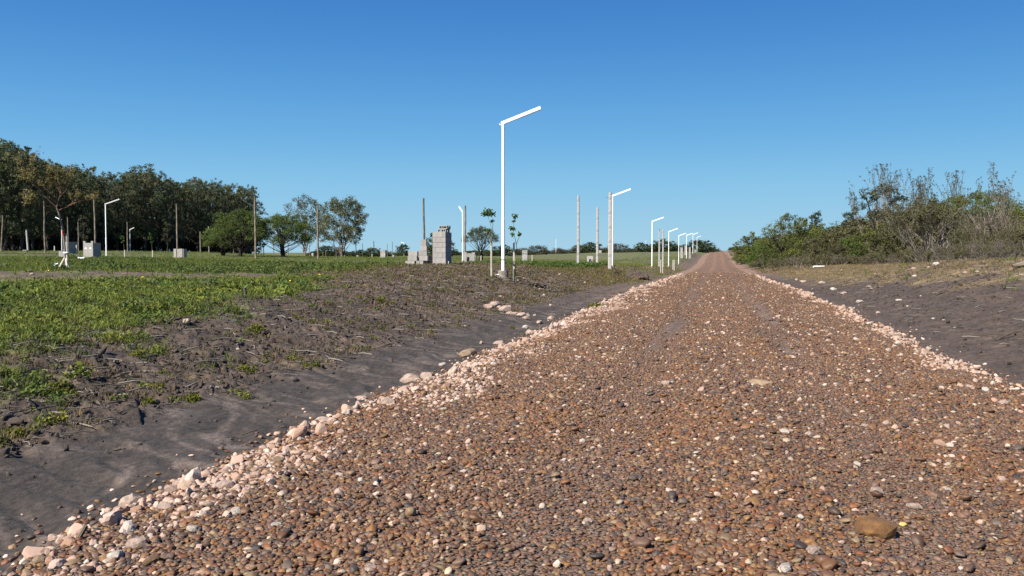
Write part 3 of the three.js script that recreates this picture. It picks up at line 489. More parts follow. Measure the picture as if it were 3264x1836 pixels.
{ // two spreading acacias at the end of the wood
  const dome = (wide, h) => (k, f) => { const a = k * 2.4 + f(), q = (k + 0.5) / 64, sv = 1 - 1.05 * q, cv = Math.sqrt(Math.max(0, 1 - sv * sv)), j = rr(0.8, 1.05, f) * (1 + 0.12 * n2(a, sv * 3 + wide)), d = wide * 0.82 * cv * j; return [V(Math.cos(a) * d, h * (0.35 + 0.54 * sv * j), Math.sin(a) * d), rr(0.75, 1.2, f)]; };
  const aTone = [[0.115, 0.165, 0.035], [0.1, 0.145, 0.033], [0.135, 0.18, 0.04], [0.085, 0.13, 0.033]];
  const mk = (seed, wide, h) => treeGeo({ seed, h, r: 0.17, stems: 4, stemSpread: wide * 0.45, lobes: 64, place: dome(wide, h), clumps: 10, clumpR: 0.42, leaves: 34, leaf: 0.19, tones: aTone, squash: 0.6, sides: 5 });
  const D1 = 138, [x1, z1] = at(768, D1), [x2, z2] = at(906, D1 + 2), g2 = [x1, z1];
  makeTree('acacia_tree', 'broad green acacia with domed crown, left of the pair before the wood', 'tree', [x1, ground(x1, z1), z1], mk(350, 5.2, 8.4), M.barkDark, 'acacia pair');
  makeTree('acacia_tree', 'round green acacia on several bare stems, right of the pair with sky below', 'tree', [x2, ground(x2, z2), z2], mk(351, 5.6, 7.5), M.barkDark, 'acacia pair');
  const [x3, z3] = at(712, D1 + 6); const t3 = makeTree('acacia_tree', 'low green acacia crown spreading leftmost in front of the wood', 'tree', [x3, ground(x3, z3), z3], mk(352, 3.5, 5.6), M.barkDark, 'acacia pair');
  // tall airy eucalypts standing free
  const airy = (seed, h, w, tones, leaves, lobes = 26) => treeGeo({ seed, h, r: 0.22, stems: 4, stemSpread: w * 0.42, lobes, low: 0.3, env: (t) => w * (0.6 + 0.55 * Math.sin(Math.PI * (0.1 + 0.75 * t))) * (1 - 0.3 * t * t), lobeR: 1.9, clumps: 9, clumpR: 0.42, leaves, leaf: 0.4, droop: 0.4, tones, twigs: true });
  const D2 = 240, [x4, z4] = at(1092, D2); makeTree('eucalyptus_tree', 'free standing eucalyptus with a full grey green crown at the wood end', 'tree', [x4, ground(x4, z4), z4], airy(360, 15.6, 6.0, [[0.15, 0.17, 0.085], [0.125, 0.15, 0.08], [0.17, 0.18, 0.08]], 34, 48), M.barkPale);
  const [x5, z5] = at(972, D2 + 6); makeTree('eucalyptus_tree', 'taller thin crowned eucalyptus between the acacias and the free standing one', 'tree', [x5, ground(x5, z5), z5], airy(361, 16.4, 5.6, [[0.11, 0.13, 0.07], [0.13, 0.14, 0.08]], 20, 30), M.barkPale);
  // grey leafless trees showing above the acacias
  const bare = (seed, h) => { const f = rngOf(seed), g = new GB(); const grow = (p, d, len, r, lv) => { const e = p.clone().addScaledVector(d, len); g.limb([p, p.clone().lerp(e, 0.5).add(V(gauss(f), 0, gauss(f)).multiplyScalar(len * 0.06)), e], [r, r * 0.8, r * 0.6], lv > 2 ? 5 : 3, [1, 1, 1], false); if (lv <= 0) return; const n = lv > 3 ? 3 : 4; for (let k = 0; k < n; k++) grow(p.clone().lerp(e, rr(0.6, 1, f)), d.clone().add(V(gauss(f) * 0.75, 0.25 * f(), gauss(f) * 0.75)).normalize(), len * rr(0.55, 0.8, f), r * 0.55, lv - 1); }; grow(V(0, -0.2, 0), V(0, 1, 0), h * 0.36, h * 0.012, 5); return g.build(); };
  const bg = bare(370, 12);
  [[872, 252, 13.0, 'grey leafless tree above the gap between the two acacias'], [918, 256, 14.2, 'grey leafless tree just left of the thin crowned eucalyptus'], [842, 262, 11.5, 'smaller grey leafless tree at the right end of the wood']].forEach(([px, D, h, label], k) => { const [x, z] = at(px, D), t = thing('bare_tree', label, 'tree', [x, ground(x, z), z], k * 2, 'leafless trees'); part('branches', bg, M.twigGrey, t); t.scale.setScalar(h / 12); });
}
// ---- distant shrubs on the skyline
{
  const mk = (seed, tones, leaf, leaves) => treeGeo({ seed, h: 1, r: 0.022, stems: 3, stemSpread: 0.3, lobes: 30, place: (k, f) => { const a = k * 2.4, sv = 1 - 1.0 * (k + 0.5) / 30, cv = Math.sqrt(1 - sv * sv), j = rr(0.7, 1.08, f); return [V(Math.cos(a) * 0.38 * cv * j, 0.1 + 0.72 * sv * j, Math.sin(a) * 0.38 * cv * j), rr(0.12, 0.2, f)]; }, clumps: 7, clumpR: 0.42, leaves, leaf, tones, squash: 0.8 });
  const G = [[0.065, 0.1, 0.028], [0.055, 0.085, 0.028], [0.075, 0.105, 0.03]], B = [[0.105, 0.105, 0.06], [0.12, 0.11, 0.07], [0.09, 0.095, 0.055]];
  const geos = [mk(400, G, 0.055, 16), mk(401, G, 0.055, 16), mk(402, G, 0.06, 14), mk(403, B, 0.05, 13), mk(404, B, 0.05, 13)];
  // column, top row, width in pixels, distance, kind (0-2 green, 3-4 grey-brown)
  const list = [[1010, 800, 50, 262, 0], [1038, 782, 74, 262, 1], [1078, 786, 60, 270, 3], [1112, 800, 70, 285, 2], [1150, 795, 72, 290, 0], [1188, 789, 60, 290, 1], [1225, 797, 60, 295, 2], [1258, 803, 44, 300, 3], [1284, 777, 50, 288, 1], [1322, 801, 50, 300, 0], [1346, 800, 44, 300, 3], [1400, 742, 104, 215, 2], [1440, 795, 60, 260, 0], [1500, 800, 70, 250, 1], [1560, 796, 70, 230, 2], [1604, 779, 84, 235, 0], [1640, 800, 60, 260, 1], [1668, 789, 80, 290, 3], [1716, 781, 90, 300, 4], [1752, 800, 60, 330, 3], [1790, 795, 56, 360, 4], [1780, 789, 62, 350, 3], [1822, 801, 50, 370, 0], [1846, 779, 76, 370, 4], [1882, 771, 84, 365, 0], [1930, 789, 66, 375, 3], [1966, 775, 84, 370, 4], [2002, 791, 70, 380, 4], [2044, 772, 62, 390, 0], [2085, 776, 60, 392, 1], [2118, 760, 92, 392, 2], [2156, 780, 60, 395, 1], [2186, 778, 50, 390, 0], [2222, 764, 66, 385, 1], [2252, 766, 66, 395, 2], [2276, 792, 44, 420, 3]];
  const kinds = ['leafy green', 'rounded green', 'dark green', 'greyish brown', 'thin grey'];
  list.sort((a, b) => a[0] - b[0]).forEach(([px, top, w, D, kd], k) => {
    const [x, z] = at(px, D), y = ground(x, z), h = EYE + (805 - top) / FOCAL * D - y, t = makeTree('skyline_shrub', `${kinds[kd]} tree on the far skyline, ${ORD[k]} from the left`, 'tree', [x, y - 0.3, z], geos[kd], M.barkDark, 'trees on the far skyline', M.leaf, k * 1.7), s = w / FOCAL * D * 1.05;
    t.scale.set(s, (h + 0.3) / topY(geos[kd]), s);
  });
  // low scrub filling the skyline between them
  const f = rngOf(410), sets = geos.map((g) => [g[1], M.leaf, [], 'scrub_layer']);
  for (let px = 990; px < 2290; px += 6.5) { const D = px < 1350 ? rr(295, 330, f) : px < 1700 ? rr(255, 320, f) : rr(390, 430, f), [x, z] = at(px + rr(-4, 4, f), D), w = rr(3.2, 6, f), h = rr(1.4, 2.6, f), v = rr(0.8, 1.15, f); pick(sets, f)[2].push([x, ground(x, z) - 0.3, z, 0, f() * 6, 0, w, h, w, [v, v, v]]); }
  for (let px = 2290; px < 2420; px += 8) { const D = rr(430, 470, f), [x, z] = at(px, D), w = rr(4, 8, f), h = rr(1.5, 3, f); if (Math.abs(x) < 6) continue; pick(sets, f)[2].push([x, ground(x, z) - 0.3, z, 0, f() * 6, 0, w, h, w, [1, 1, 1]]); }
  scatter('skyline_scrub', 'low unbroken scrub along the far edge of the fields', 'scrub', sets);
  // the open crowned tree behind the block pillar
  const D = 118, [x, z] = at(1532, D);
  makeTree('thorn_tree', 'small open crowned tree with forked dark trunk behind the left sapling', 'tree', [x, ground(x, z), z], treeGeo({ seed: 420, h: 4.9, r: 0.13, stems: 3, stemSpread: 1.7, lobes: 24, place: (k, g) => { const a = k * 2.4, d = 2.35 * Math.sqrt((k + 0.4) / 24); return [V(Math.cos(a) * d, mix(4.3, 2.6, (d / 2.35) ** 2), Math.sin(a) * d), rr(0.5, 0.85, g)]; }, clumps: 9, clumpR: 0.45, leaves: 32, leaf: 0.13, tones: [[0.09, 0.115, 0.045], [0.075, 0.1, 0.042], [0.105, 0.12, 0.05]], squash: 0.6, twigs: true }), M.barkDark);
}
// ---- the scrub on the right bank
function shrubGeo(o) { // many thin stems from the foot, forking; leaves scattered along the twigs
  const f = rngOf(o.seed), wood = new GB(), crown = new GB();
  const grow = (p, d, len, r, lv) => {
    const mid = p.clone().addScaledVector(d, len * 0.5).add(V(gauss(f), gauss(f) * 0.4, gauss(f)).multiplyScalar(len * 0.09)), e = p.clone().addScaledVector(d, len).add(V(gauss(f), 0, gauss(f)).multiplyScalar(len * 0.1));
    wood.limb([p, mid, e], [r, r * 0.8, r * 0.55], lv > 1 ? 4 : 3, [1, 1, 1], false);
    if (lv <= o.leafLevel) for (let k = 0; k < o.leaves; k++) { const q = (f() < 0.5 ? mid : p).clone().lerp(e, f()), c = vary(pick(o.tones, f), 0.25, f); crown.leaf(q.x + gauss(f) * o.puff, q.y + gauss(f) * o.puff * 0.8, q.z + gauss(f) * o.puff, o.leaf * rr(0.6, 1.4, f), o.leaf * 0.5, c, f); }
    if (lv <= 0) { if (o.tip) for (let k = 0; k < o.tip; k++) crown.leaf(e.x + gauss(f) * 0.045, e.y + gauss(f) * 0.045, e.z + gauss(f) * 0.045, 0.075, 0.026, vary(o.tipTone, 0.2, f), f); return; }
    const n = o.fork + (f() < 0.4 ? 1 : 0);
    for (let k = 0; k < n; k++) grow(mid.clone().lerp(e, rr(0.1, 1, f)), d.clone().add(V(gauss(f) * o.wild, gauss(f) * o.wild * 0.5 + o.rise, gauss(f) * o.wild)).normalize(), len * rr(0.6, 0.9, f), r * 0.62, lv - 1);
  };
  for (let k = 0; k < o.stems; k++) { const a = k * 2.4 + f(), lean = o.lean * rr(0.3, 1, f); grow(V(Math.cos(a) * o.foot * f(), -0.1, Math.sin(a) * o.foot * f()), V(Math.cos(a) * lean, 1, Math.sin(a) * lean).normalize(), o.h * o.first, o.r, o.levels); }
  return [wood.build(), crown.build()];
}
{
  const green = [[0.145, 0.175, 0.038], [0.12, 0.15, 0.035], [0.165, 0.19, 0.042], [0.1, 0.13, 0.033]], olive = [[0.145, 0.14, 0.06], [0.12, 0.125, 0.055], [0.165, 0.155, 0.07]], vivid = [[0.11, 0.19, 0.02], [0.13, 0.2, 0.025]], drab = [[0.15, 0.125, 0.085], [0.13, 0.115, 0.075], [0.17, 0.14, 0.1]];
  const dense = (seed, w, h, tones, leaf = 0.13) => treeGeo({ seed, h, r: 0.07, stems: 5, stemSpread: w * 0.6, lobes: 50, place: (k, f) => { const a = k * 2.4 + f(), sv = 1 - 1.0 * (k + 0.5) / 50, cv = Math.sqrt(1 - sv * sv), j = rr(0.65, 1.12, f) * (1 + 0.2 * n2(a * 0.8, sv * 3 + seed)); return [V(Math.cos(a) * w * 0.85 * cv * j, h * (0.1 + 0.72 * sv * j), Math.sin(a) * w * 0.85 * cv * j), rr(0.3, 0.55, f) * w / 2]; }, clumps: 9, clumpR: 0.42, leaves: 24, leaf, tones, squash: 0.85, twigs: true });
  const twiggy = (seed, h, tones, leaves, leaf = 0.06, extra = {}) => shrubGeo({ seed, h, first: 0.32, stems: 9, foot: 0.35, lean: 0.75, r: 0.03, levels: 4, fork: 2, wild: 0.5, rise: 0.12, leaves, leafLevel: 2, leaf, puff: 0.09, tones, tip: 0, ...extra });
  const gD = [dense(500, 2.4, 4.3, green), dense(501, 2.6, 4.6, green), dense(502, 2.2, 3.4, olive), dense(503, 2.0, 3.2, vivid)], gT = [twiggy(510, 3.6, olive, 14, 0.075), twiggy(511, 3.4, drab, 9, 0.065), twiggy(512, 3.0, olive, 16, 0.075)], gLow = [twiggy(515, 1.3, drab, 6, 0.05, { stems: 14, r: 0.012, levels: 3, lean: 1.1, wild: 0.6 }), twiggy(516, 1.5, olive, 12, 0.06, { stems: 12, r: 0.014, levels: 3, lean: 1.0 })];
  const gBare = shrubGeo({ seed: 520, h: 4.6, first: 0.3, stems: 4, foot: 0.2, lean: 0.55, r: 0.032, levels: 4, fork: 2, wild: 0.42, rise: 0.22, leaves: 2, leafLevel: 1, leaf: 0.06, puff: 0.05, tones: olive, tip: 5, tipTone: [0.10, 0.1, 0.06] });
  // umbrella-shaped crown of leafy clumps
  const clumpy = treeGeo({ seed: 530, h: 4.6, r: 0.11, stems: 3, stemSpread: 1.2, lobes: 22, place: (k, f) => { const a = k * 2.4, d = 2.0 * Math.sqrt((k + 0.4) / 22); return [V(Math.cos(a) * d, mix(4.25, 2.0, (d / 2.0) ** 1.7 * (0.5 + 0.5 * f())), Math.sin(a) * d), rr(0.32, 0.5, f)]; }, clumps: 8, clumpR: 0.34, leaves: 26, leaf: 0.1, tones: [[0.085, 0.09, 0.04], [0.1, 0.1, 0.045], [0.075, 0.085, 0.04]], squash: 0.65, twigs: true });
  const flat = treeGeo({ seed: 531, h: 3.7, r: 0.07, stems: 5, stemSpread: 1.9, lobes: 26, place: (k, f) => { const a = k * 2.4, d = 2.7 * Math.sqrt((k + 0.4) / 26); return [V(Math.cos(a) * d, mix(3.5, 2.75, (d / 2.7) ** 2) - 0.3 * f(), Math.sin(a) * d), rr(0.35, 0.55, f)]; }, clumps: 11, clumpR: 0.45, leaves: 30, leaf: 0.085, tones: green, squash: 0.5, twigs: true });
  const slim = treeGeo({ seed: 532, h: 5, r: 0.09, stems: 1, stemSpread: 0, lobes: 14, low: 0.5, env: (t) => 0.75 * (1 - 0.75 * t), lobeR: 0.42, clumps: 8, clumpR: 0.4, leaves: 22, leaf: 0.14, tones: [[0.06, 0.075, 0.04], [0.07, 0.085, 0.04]] });
  const plant = (name, label, px, topRow, D, geo, wood, unit, widen = 1, group = 'scrub along the right bank', cat = 'shrub') => { const [x, z] = at(px, D), y = ground(x, z), h = EYE + (805 - topRow) / FOCAL * D - y, t = thing(name, label, cat, [x, y, z], px * 0.37, group); part('stems', geo[0], wood, t); if (geo[1].attributes.position.count) part('foliage', geo[1], M.leaf, t); const s = h / topY(geo); t.scale.set(s * widen, s, s * widen); return t; };
  // [column, top row, distance]
  plant('bush', 'small green bush where the right bank meets the far road', 2372, 765, 165, gD[1], M.bark, 4.6, 1.1);
  plant('bush', 'dark green bush just left of the tall rounded one by the far road', 2408, 738, 132, gD[0], M.bark, 4.4, 1.0);
  plant('bush', 'low yellowish bush in front of the dark green one beside the far road', 2434, 772, 112, gD[3], M.bark, 3.3, 1.1);
  plant('bush', 'tall rounded green bush, highest of the left group on the right bank', 2500, 680, 104, gD[1], M.bark, 4.75, 0.92);
  plant('bush', 'green bush with a dark hollow, right half of the tall rounded pair', 2578, 694, 98, gD[0], M.bark, 4.45, 0.95);
  plant('bush', 'sloping green bush at the right foot of the tall rounded pair', 2640, 735, 92, gD[2], M.bark, 3.5, 1.15);
  plant('slim_tree', 'slim dark tree with a round top poking above the tall bushes', 2597, 674, 125, slim, M.bark, 5.2, 1.1, 'slim trees behind the scrub', 'tree');
  plant('slim_tree', 'cone shaped dark tree in the gap between the two bush groups', 2703, 696, 108, slim, M.bark, 5.2, 1.5, 'slim trees behind the scrub', 'tree');
  plant('bush', 'bright green low bush below the cone shaped tree', 2712, 752, 76, gD[3], M.bark, 3.3, 1.05);
  plant('bush', 'dull olive bush in front of the sloping green one', 2668, 772, 74, gD[2], M.bark, 3.5, 1.1);
  plant('bush_tree', 'dark tree with a domed clumpy crown above the bank scrub', 2812, 590, 62, clumpy, M.bark, 4.75, 1.0, 'scrub along the right bank', 'tree');
  plant('bush', 'leafy green bush under the domed clumpy tree', 2790, 712, 60, gD[0], M.bark, 4.4, 1.0);
  plant('bush', 'green bush right of the domed tree, tangled with grey stems', 2880, 700, 56, gD[2], M.bark, 3.5, 1.1);
  plant('twiggy_shrub', 'big grey twiggy shrub in the middle of the right bank scrub', 2950, 600, 46, gT[0], M.twigGrey, 3.7, 1.15);
  plant('twiggy_shrub', 'thin grey shrub leaning behind the big twiggy one', 3030, 618, 50, gT[1], M.twigGrey, 3.5, 1.1);
  plant('bush_tree', 'flat topped green tree with a wide umbrella crown on the right bank', 3105, 607, 46, flat, M.twigGrey, 3.85, 0.95, 'scrub along the right bank', 'tree');
  plant('twiggy_shrub', 'olive twiggy shrub under the flat topped green tree', 3080, 690, 43, gT[2], M.twigGrey, 3.1, 1.1);
  plant('twiggy_shrub', 'drab brown twiggy shrub near the right edge of view', 3190, 668, 40, gT[1], M.twig, 3.5, 1.2);
  plant('twiggy_shrub', 'dense olive shrub cut by the right edge of view', 3262, 690, 38, gT[2], M.twig, 3.1, 1.2);
  plant('twiggy_shrub', 'spreading brown shrub filling the foot of the scrub at far right', 3150, 735, 38, gT[0], M.twig, 3.7, 1.7);
  plant('bare_shrub', 'bare branched shrub with tufted tips at the right edge of view', 3245, 505, 42, gBare, M.twig, 4.7, 1.0);
  plant('bare_shrub', 'bare branched shrub rising above the flat topped green tree', 3120, 545, 50, gBare, M.twigGrey, 4.7, 0.85);
  plant('bare_shrub', 'bare upright stems with tufted tips above the domed clumpy tree', 2880, 518, 60, gBare, M.twigGrey, 4.7, 0.9);
  plant('bare_shrub', 'fine bare stems fanning out left of the domed clumpy tree', 2790, 545, 66, gBare, M.twigGrey, 4.7, 0.85);
  plant('bare_shrub', 'short bare stems between the twiggy shrub and the flat topped tree', 3000, 560, 56, gBare, M.twigGrey, 4.7, 0.8);
  // the thicket goes on behind: bushes seen between the front ones
  for (let k = 0; k < 34; k++) { const px = 2400 + k * 26.5 + rr(-8, 8), D = mix(150, 52, clamp((px - 2400) / 860) ** 0.7) + rr(0, 14), top = mix(772, 668, clamp((px - 2400) / 500)) + rr(-18, 25); plant('thicket_bush', 'bush deeper in the thicket, seen between the front bushes of the right bank', px, top, D, gD[k % 4 === 3 ? 2 : k % 3], M.bark, [4.4, 4.7, 3.5][k % 4 === 3 ? 2 : k % 3], 1.5, 'bushes deeper in the right thicket'); }
  const lows = [[2452, 808, 92, 1], [2498, 812, 84, 1], [2545, 806, 78, 0], [2590, 815, 72, 1], [2632, 800, 68, 1], [2685, 805, 62, 0], [2735, 800, 58, 1], [2780, 806, 54, 0], [2830, 790, 50, 1], [2875, 798, 47, 0], [2915, 785, 44, 1], [2965, 770, 41, 0], [3010, 780, 39, 1], [3052, 762, 37, 0], [3098, 770, 36, 1], [3140, 756, 35, 0], [3185, 768, 34, 1], [3228, 752, 33, 0], [3266, 765, 32, 1], [3120, 790, 31, 0], [3205, 785, 30, 0], [2990, 805, 36, 0], [2850, 818, 45, 0]];
  lows.sort((a, b) => b[2] - a[2]).forEach(([px, top, D, kd], k) => plant('low_shrub', `low ${kd ? 'olive' : 'dry brown'} brush under the right bank scrub, ${ORD[k]} from the far road`, px, top, D, gLow[1 - kd ? 0 : 1], kd ? M.twig : M.twigGrey, kd ? 1.6 : 1.35, 1.25, 'low brush along the right bank'));
}

// ================================================================ POSTS, LAMPS, BLOCKWORK
function pole(name, label, cat, px, top, base, D, r0, r1, mat, group, lean = 0, opts = {}) { // a standing post: shaft with an uneven top
  const [x, z] = at(px, D), y = ground(x, z), h = (base - top) / FOCAL * D + (EYE - (base - 805) / FOCAL * D - y), f = rngOf(Math.round(px * 7 + D)), g = new GB(), n = 8, pts = [], rad = [];
  for (let k = 0; k <= n; k++) { const t = k / n; pts.push(V(lean * t * h + (opts.crook || 0) * h * n2(t * 1.5, px), -0.25 + t * (h + 0.25), (opts.crook || 0) * h * n2(t * 1.5, px + 40))); rad.push(mix(r0, r1, t) * (1 + (opts.lump || 0) * n2(t * 5, px + 9))); }
  g.limb(pts, rad, opts.sides || 9);
  if (!opts.parts) return single(name, g.build(), mat, label, cat, [x, y, z], opts.turn || 0, group);
  const t = thing(name, label, cat, [x, y, z], opts.turn || 0, group); part('shaft', g.build(), mat, t); opts.parts(t, h, pts[n]); return t;
}
{ // wooden poles: weathered trunks set in the ground
  const W = (label, px, top, base, D, o = {}) => pole('wooden_pole', label, 'pole', px, top, base, D, o.r || 0.11, (o.r || 0.11) * 0.78, o.dark ? M.woodDark : M.wood, 'wooden poles set out in the field', o.lean || 0, { lump: 0.08, crook: 0.006 });
  W('weathered wooden pole under the leafy young tree crown at far left', 145, 641, 809, 118);
  W('weathered wooden pole rising behind the slotted grey block housing', 305, 628, 825, 98);
  W('wooden pole standing in front of the split block housing', 566, 650, 823, 111);
  W('tall wooden pole in front of the two green acacias', 815, 627, 826, 98, { r: 0.125 });
  W('wooden pole between the acacias and the free standing eucalyptus', 1014, 652, 826, 113, { r: 0.14 });
  W('dark wooden pole rising behind the loose block pile', 1352, 632, 829, 101, { dark: 1, r: 0.125 });
  W('wooden pole just right of the tall block pillar', 1483, 656, 836, 109, { r: 0.12 });
  W('leaning pole near the left edge of view', 5, 688, 801, 150, { r: 0.14, lean: 0.09 });
  W('pole cut by the left edge of view', 1, 676, 801, 152, { r: 0.13 });
  W('thin wooden pole right of the lamp behind the staked tree', 219, 692, 801, 150);
  W('short thin wooden pole left of the slotted block housing', 252, 708, 801, 160);
  W('thin wooden pole left of the lamp before the dark wood centre', 408, 708, 801, 160);
  W('short wooden pole before the dark wood, left of the acacias', 640, 738, 806, 190, { r: 0.16 });
  W('wooden pole at the left flank of the acacia crowns', 667, 722, 806, 185, { r: 0.16 });
  W('far pole left of the free standing eucalyptus, leaning left', 1069, 764, 818, 250, { r: 0.14, lean: -0.09 });
  W('far pole crossing the trunk of the free standing eucalyptus', 1084, 772, 818, 255, { r: 0.14 });
  W('first thin far pole right of the free standing eucalyptus', 1136, 770, 817, 250, { r: 0.12, lean: -0.04 });
  W('second thin far pole right of the free standing eucalyptus', 1156, 776, 819, 260, { r: 0.11, dark: 1 });
  W('third thin far pole right of the free standing eucalyptus', 1194, 768, 820, 245, { r: 0.11, lean: -0.05 });
  W('very thin far pole beside the broad pale block housing', 1235, 777, 822, 240, { r: 0.08 });
  W('thin far pole left of the hooked lamp', 1251, 771, 822, 235, { r: 0.1 });
  W('thin rod standing behind the left end of the block pile', 1345, 772, 822, 230, { r: 0.06 });
  W('low stake at the foot of the round green bush, left one', 1030, 803, 818, 240, { r: 0.1 });
  W('low stake at the foot of the round green bush, right one', 1039, 803, 818, 240, { r: 0.1 });
  W('low pale stake in the grass below the free standing eucalyptus', 1072, 803, 831, 120, { r: 0.05 });
  W('thin post between the acacia stems', 987, 770, 818, 200, { r: 0.09 });
  W('dark thin stem left of the acacias at the foot of the wood', 745, 790, 808, 200, { r: 0.08 });
}
{ // concrete posts, squared with chamfered corners, square hole near the head, painted as a dark peg
  const C = (label, px, top, base, D, w, o = {}) => {
    const [x, z] = at(px, D), y = ground(x, z), h = (base - top) / FOCAL * D + (EYE - (base - 805) / FOCAL * D - y), t = thing('concrete_post', label, 'post', [x, y, z], 0.15, 'concrete posts');
    const s = new THREE.Shape(), a = w / 2, c = w * 0.2; s.moveTo(-a + c, -a); s.lineTo(a - c, -a); s.lineTo(a, -a + c); s.lineTo(a, a - c); s.lineTo(a - c, a); s.lineTo(-a + c, a); s.lineTo(-a, a - c); s.lineTo(-a, -a + c); s.closePath();
    const g = new THREE.ExtrudeGeometry(s, { depth: h + 0.25, bevelEnabled: false, steps: 4 }); g.rotateX(-Math.PI / 2); g.translate(0, -0.25, 0);
    const q = g.attributes.position; for (let k = 0; k < q.count; k++) { const m = mix(1.12, 0.86, clamp(q.getY(k) / h)); q.setX(k, q.getX(k) * m + (o.lean || 0) * q.getY(k)); q.setZ(k, q.getZ(k) * m); } g.computeVertexNormals();
    part('shaft', g, M.post, t);
    if (!o.plain) { const b = new THREE.CylinderGeometry(0.016, 0.016, w * 1.15, 8); b.rotateX(Math.PI / 2); b.translate((o.lean || 0) * h, h - 0.16, 0); part('bolt_hole_shade', b, M.band, t); }  // solid dark peg, painting the shade inside a bolt opening
    if (o.cap) { const b = new THREE.SphereGeometry(0.09, 10, 8); b.scale(1, 0.8, 1); b.translate(0, h + 0.02, 0); part('insulator', b, M.band, t); }
    if (o.hook) { const b = new GB().limb([V(-w * 0.4, h - 0.35, 0), V(-w * 0.9, h - 0.37, 0), V(-w * 1.1, h - 0.33, 0)], [0.012, 0.012, 0.012], 6).build(); part('hook', b, M.band, t); }
    return t;
  };
  C('tall pale concrete post, leftmost of the three at mid field', 1843, 624, 849, 66, 0.19);
  C('shorter pale concrete post, middle of the three at mid field', 1904, 661, 851, 72, 0.2);
  C('thick pale concrete post standing against the second road lamp', 1944, 614, 854, 61.5, 0.24, { hook: 1 });
  C('far concrete post with a dark knob on top beside the third road lamp', 2101, 733, 836, 118, 0.2, { cap: 1 });
  C('far plain concrete post left of the fourth road lamp', 2113, 732, 832, 122, 0.2, { plain: 1 });
  C('short leaning concrete post before the wood at far left', 91, 733, 799, 165, 0.3, { plain: 1, lean: -0.06 });
  const slab = (label, px, top, base, w, D) => { const [x, z] = at(px, D), y = ground(x, z), h = EYE + (805 - top) / FOCAL * D - y, ww = w / FOCAL * D, t = tag(thing('concrete_slab', label, 'slab', [x, y, z], 0.2), label, 'slab', 'upright pale slabs by the far lamps', 'thing'), g = new THREE.BoxGeometry(ww, h + 0.2, ww * 0.6, 2, 3, 1); g.translate(0, h / 2 - 0.1, 0); const q = g.attributes.position; for (let k = 0; k < q.count; k++) if (q.getY(k) > h - 0.1) q.setY(k, q.getY(k) - 0.12 * (0.5 + 0.5 * n2(q.getX(k) * 3, px))); g.computeVertexNormals(); part('slab_body', g, M.post, t); const fg = new THREE.BoxGeometry(ww * 1.25, 0.12, ww * 0.85); fg.translate(0, 0.04, 0); part('slab_foot', fg, M.mortar, t); };
  slab('upright pale slab right of the fifth road lamp', 2172, 788, 812, 7, 190); slab('upright pale slab hidden partly by the sixth road lamp', 2184, 781, 806, 5, 215); slab('rounded pale slab right of the sixth road lamp', 2198, 787, 813, 5, 205); slab('small pale slab between the two farthest lamps', 2215, 795, 803, 4, 285);
}
// ---- street lamps: white two-section tube, straight arm slanting up over the verge, concrete foot
function lamp(label, px, base, D, o = {}) {
  const [x, z] = at(px, D), y = ground(x, z), H = o.h || 5.25, sc = H / 5.25, t = thing('street_lamp', label, 'street lamp', [x, y, z], o.turn || 0, o.group || 'white street lamps');
  const y0 = o.near ? 0.24 : 0.12, ym = 2.0 * sc;
  const tube = (a, b, r, n = 14) => { const g = new THREE.CylinderGeometry(r, r, b - a, n); g.translate(0, (a + b) / 2, 0); return g; };
  part('lower_tube', tube(y0 - 0.1, ym, 0.06), M.white, t);
  const neck = new THREE.CylinderGeometry(0.05, 0.06, 0.05, 14); neck.translate(0, ym + 0.025, 0); part('neck', neck, M.white, t);
  part('upper_tube', tube(ym + 0.05, H, 0.05), M.white, t);
  const dx = (o.arm ?? 1.3) * sc, dy = (o.rise ?? 0.46) * sc, dz = o.armZ || 0, len = Math.hypot(dx, dy, dz);
  const a = new THREE.BoxGeometry(len + 0.06, 0.1, 0.1, 1, 1, 1); a.translate(len / 2 - 0.03, 0, 0); const m = part('arm', a, M.white, t); m.position.set(0, H, 0); m.quaternion.setFromUnitVectors(V(1, 0, 0), V(dx, dy, dz).normalize());
  const lens = new THREE.BoxGeometry(len * 0.5, 0.012, 0.085); lens.translate(len * 0.7, -0.056, 0); part('lamp_cover', lens, M.whiteDull, m);
  const cap = new THREE.SphereGeometry(0.06, 12, 8); cap.translate(0, H, 0); part('joint', cap, M.white, t);
  if (o.near) {
    const br = new GB().limb([V(-0.05, H - 0.06, 0), V(-0.11, H - 0.07, 0), V(-0.13, H - 0.02, 0)], [0.012, 0.012, 0.012], 6).build(); part('hook', br, M.white, t);
    const ring = new THREE.TorusGeometry(0.063, 0.011, 6, 18); ring.rotateX(Math.PI / 2); ring.translate(0, 0.61, 0); part('band', ring, M.band, t);
    const ft = new THREE.CylinderGeometry(0.165, 0.2, 0.5, 20, 3); ft.translate(0, -0.005, 0); const q = ft.attributes.position; for (let k = 0; k < q.count; k++) { const e = 1 + 0.05 * n3(q.getX(k) * 4, q.getY(k) * 4, q.getZ(k) * 4); q.setX(k, q.getX(k) * e); q.setZ(k, q.getZ(k) * e); } ft.computeVertexNormals(); part('concrete_foot', ft, M.footing, t);
    const pipe = new GB().limb([V(-0.12, 0.1, 0.12), V(-0.2, 0.09, 0.16), V(-0.28, 0.05, 0.18)], [0.022, 0.022, 0.022], 8).build(); part('conduit', pipe, M.white, t);
  } else { const ft = new THREE.CylinderGeometry(0.15, 0.2, 0.45, 12); ft.translate(0, -0.02, 0); part('concrete_foot', ft, M.footing, t); }
  return t;
}
lamp('nearest and tallest white street lamp, on a concrete foot between two saplings', 1604, 865, 30, { near: 1 });
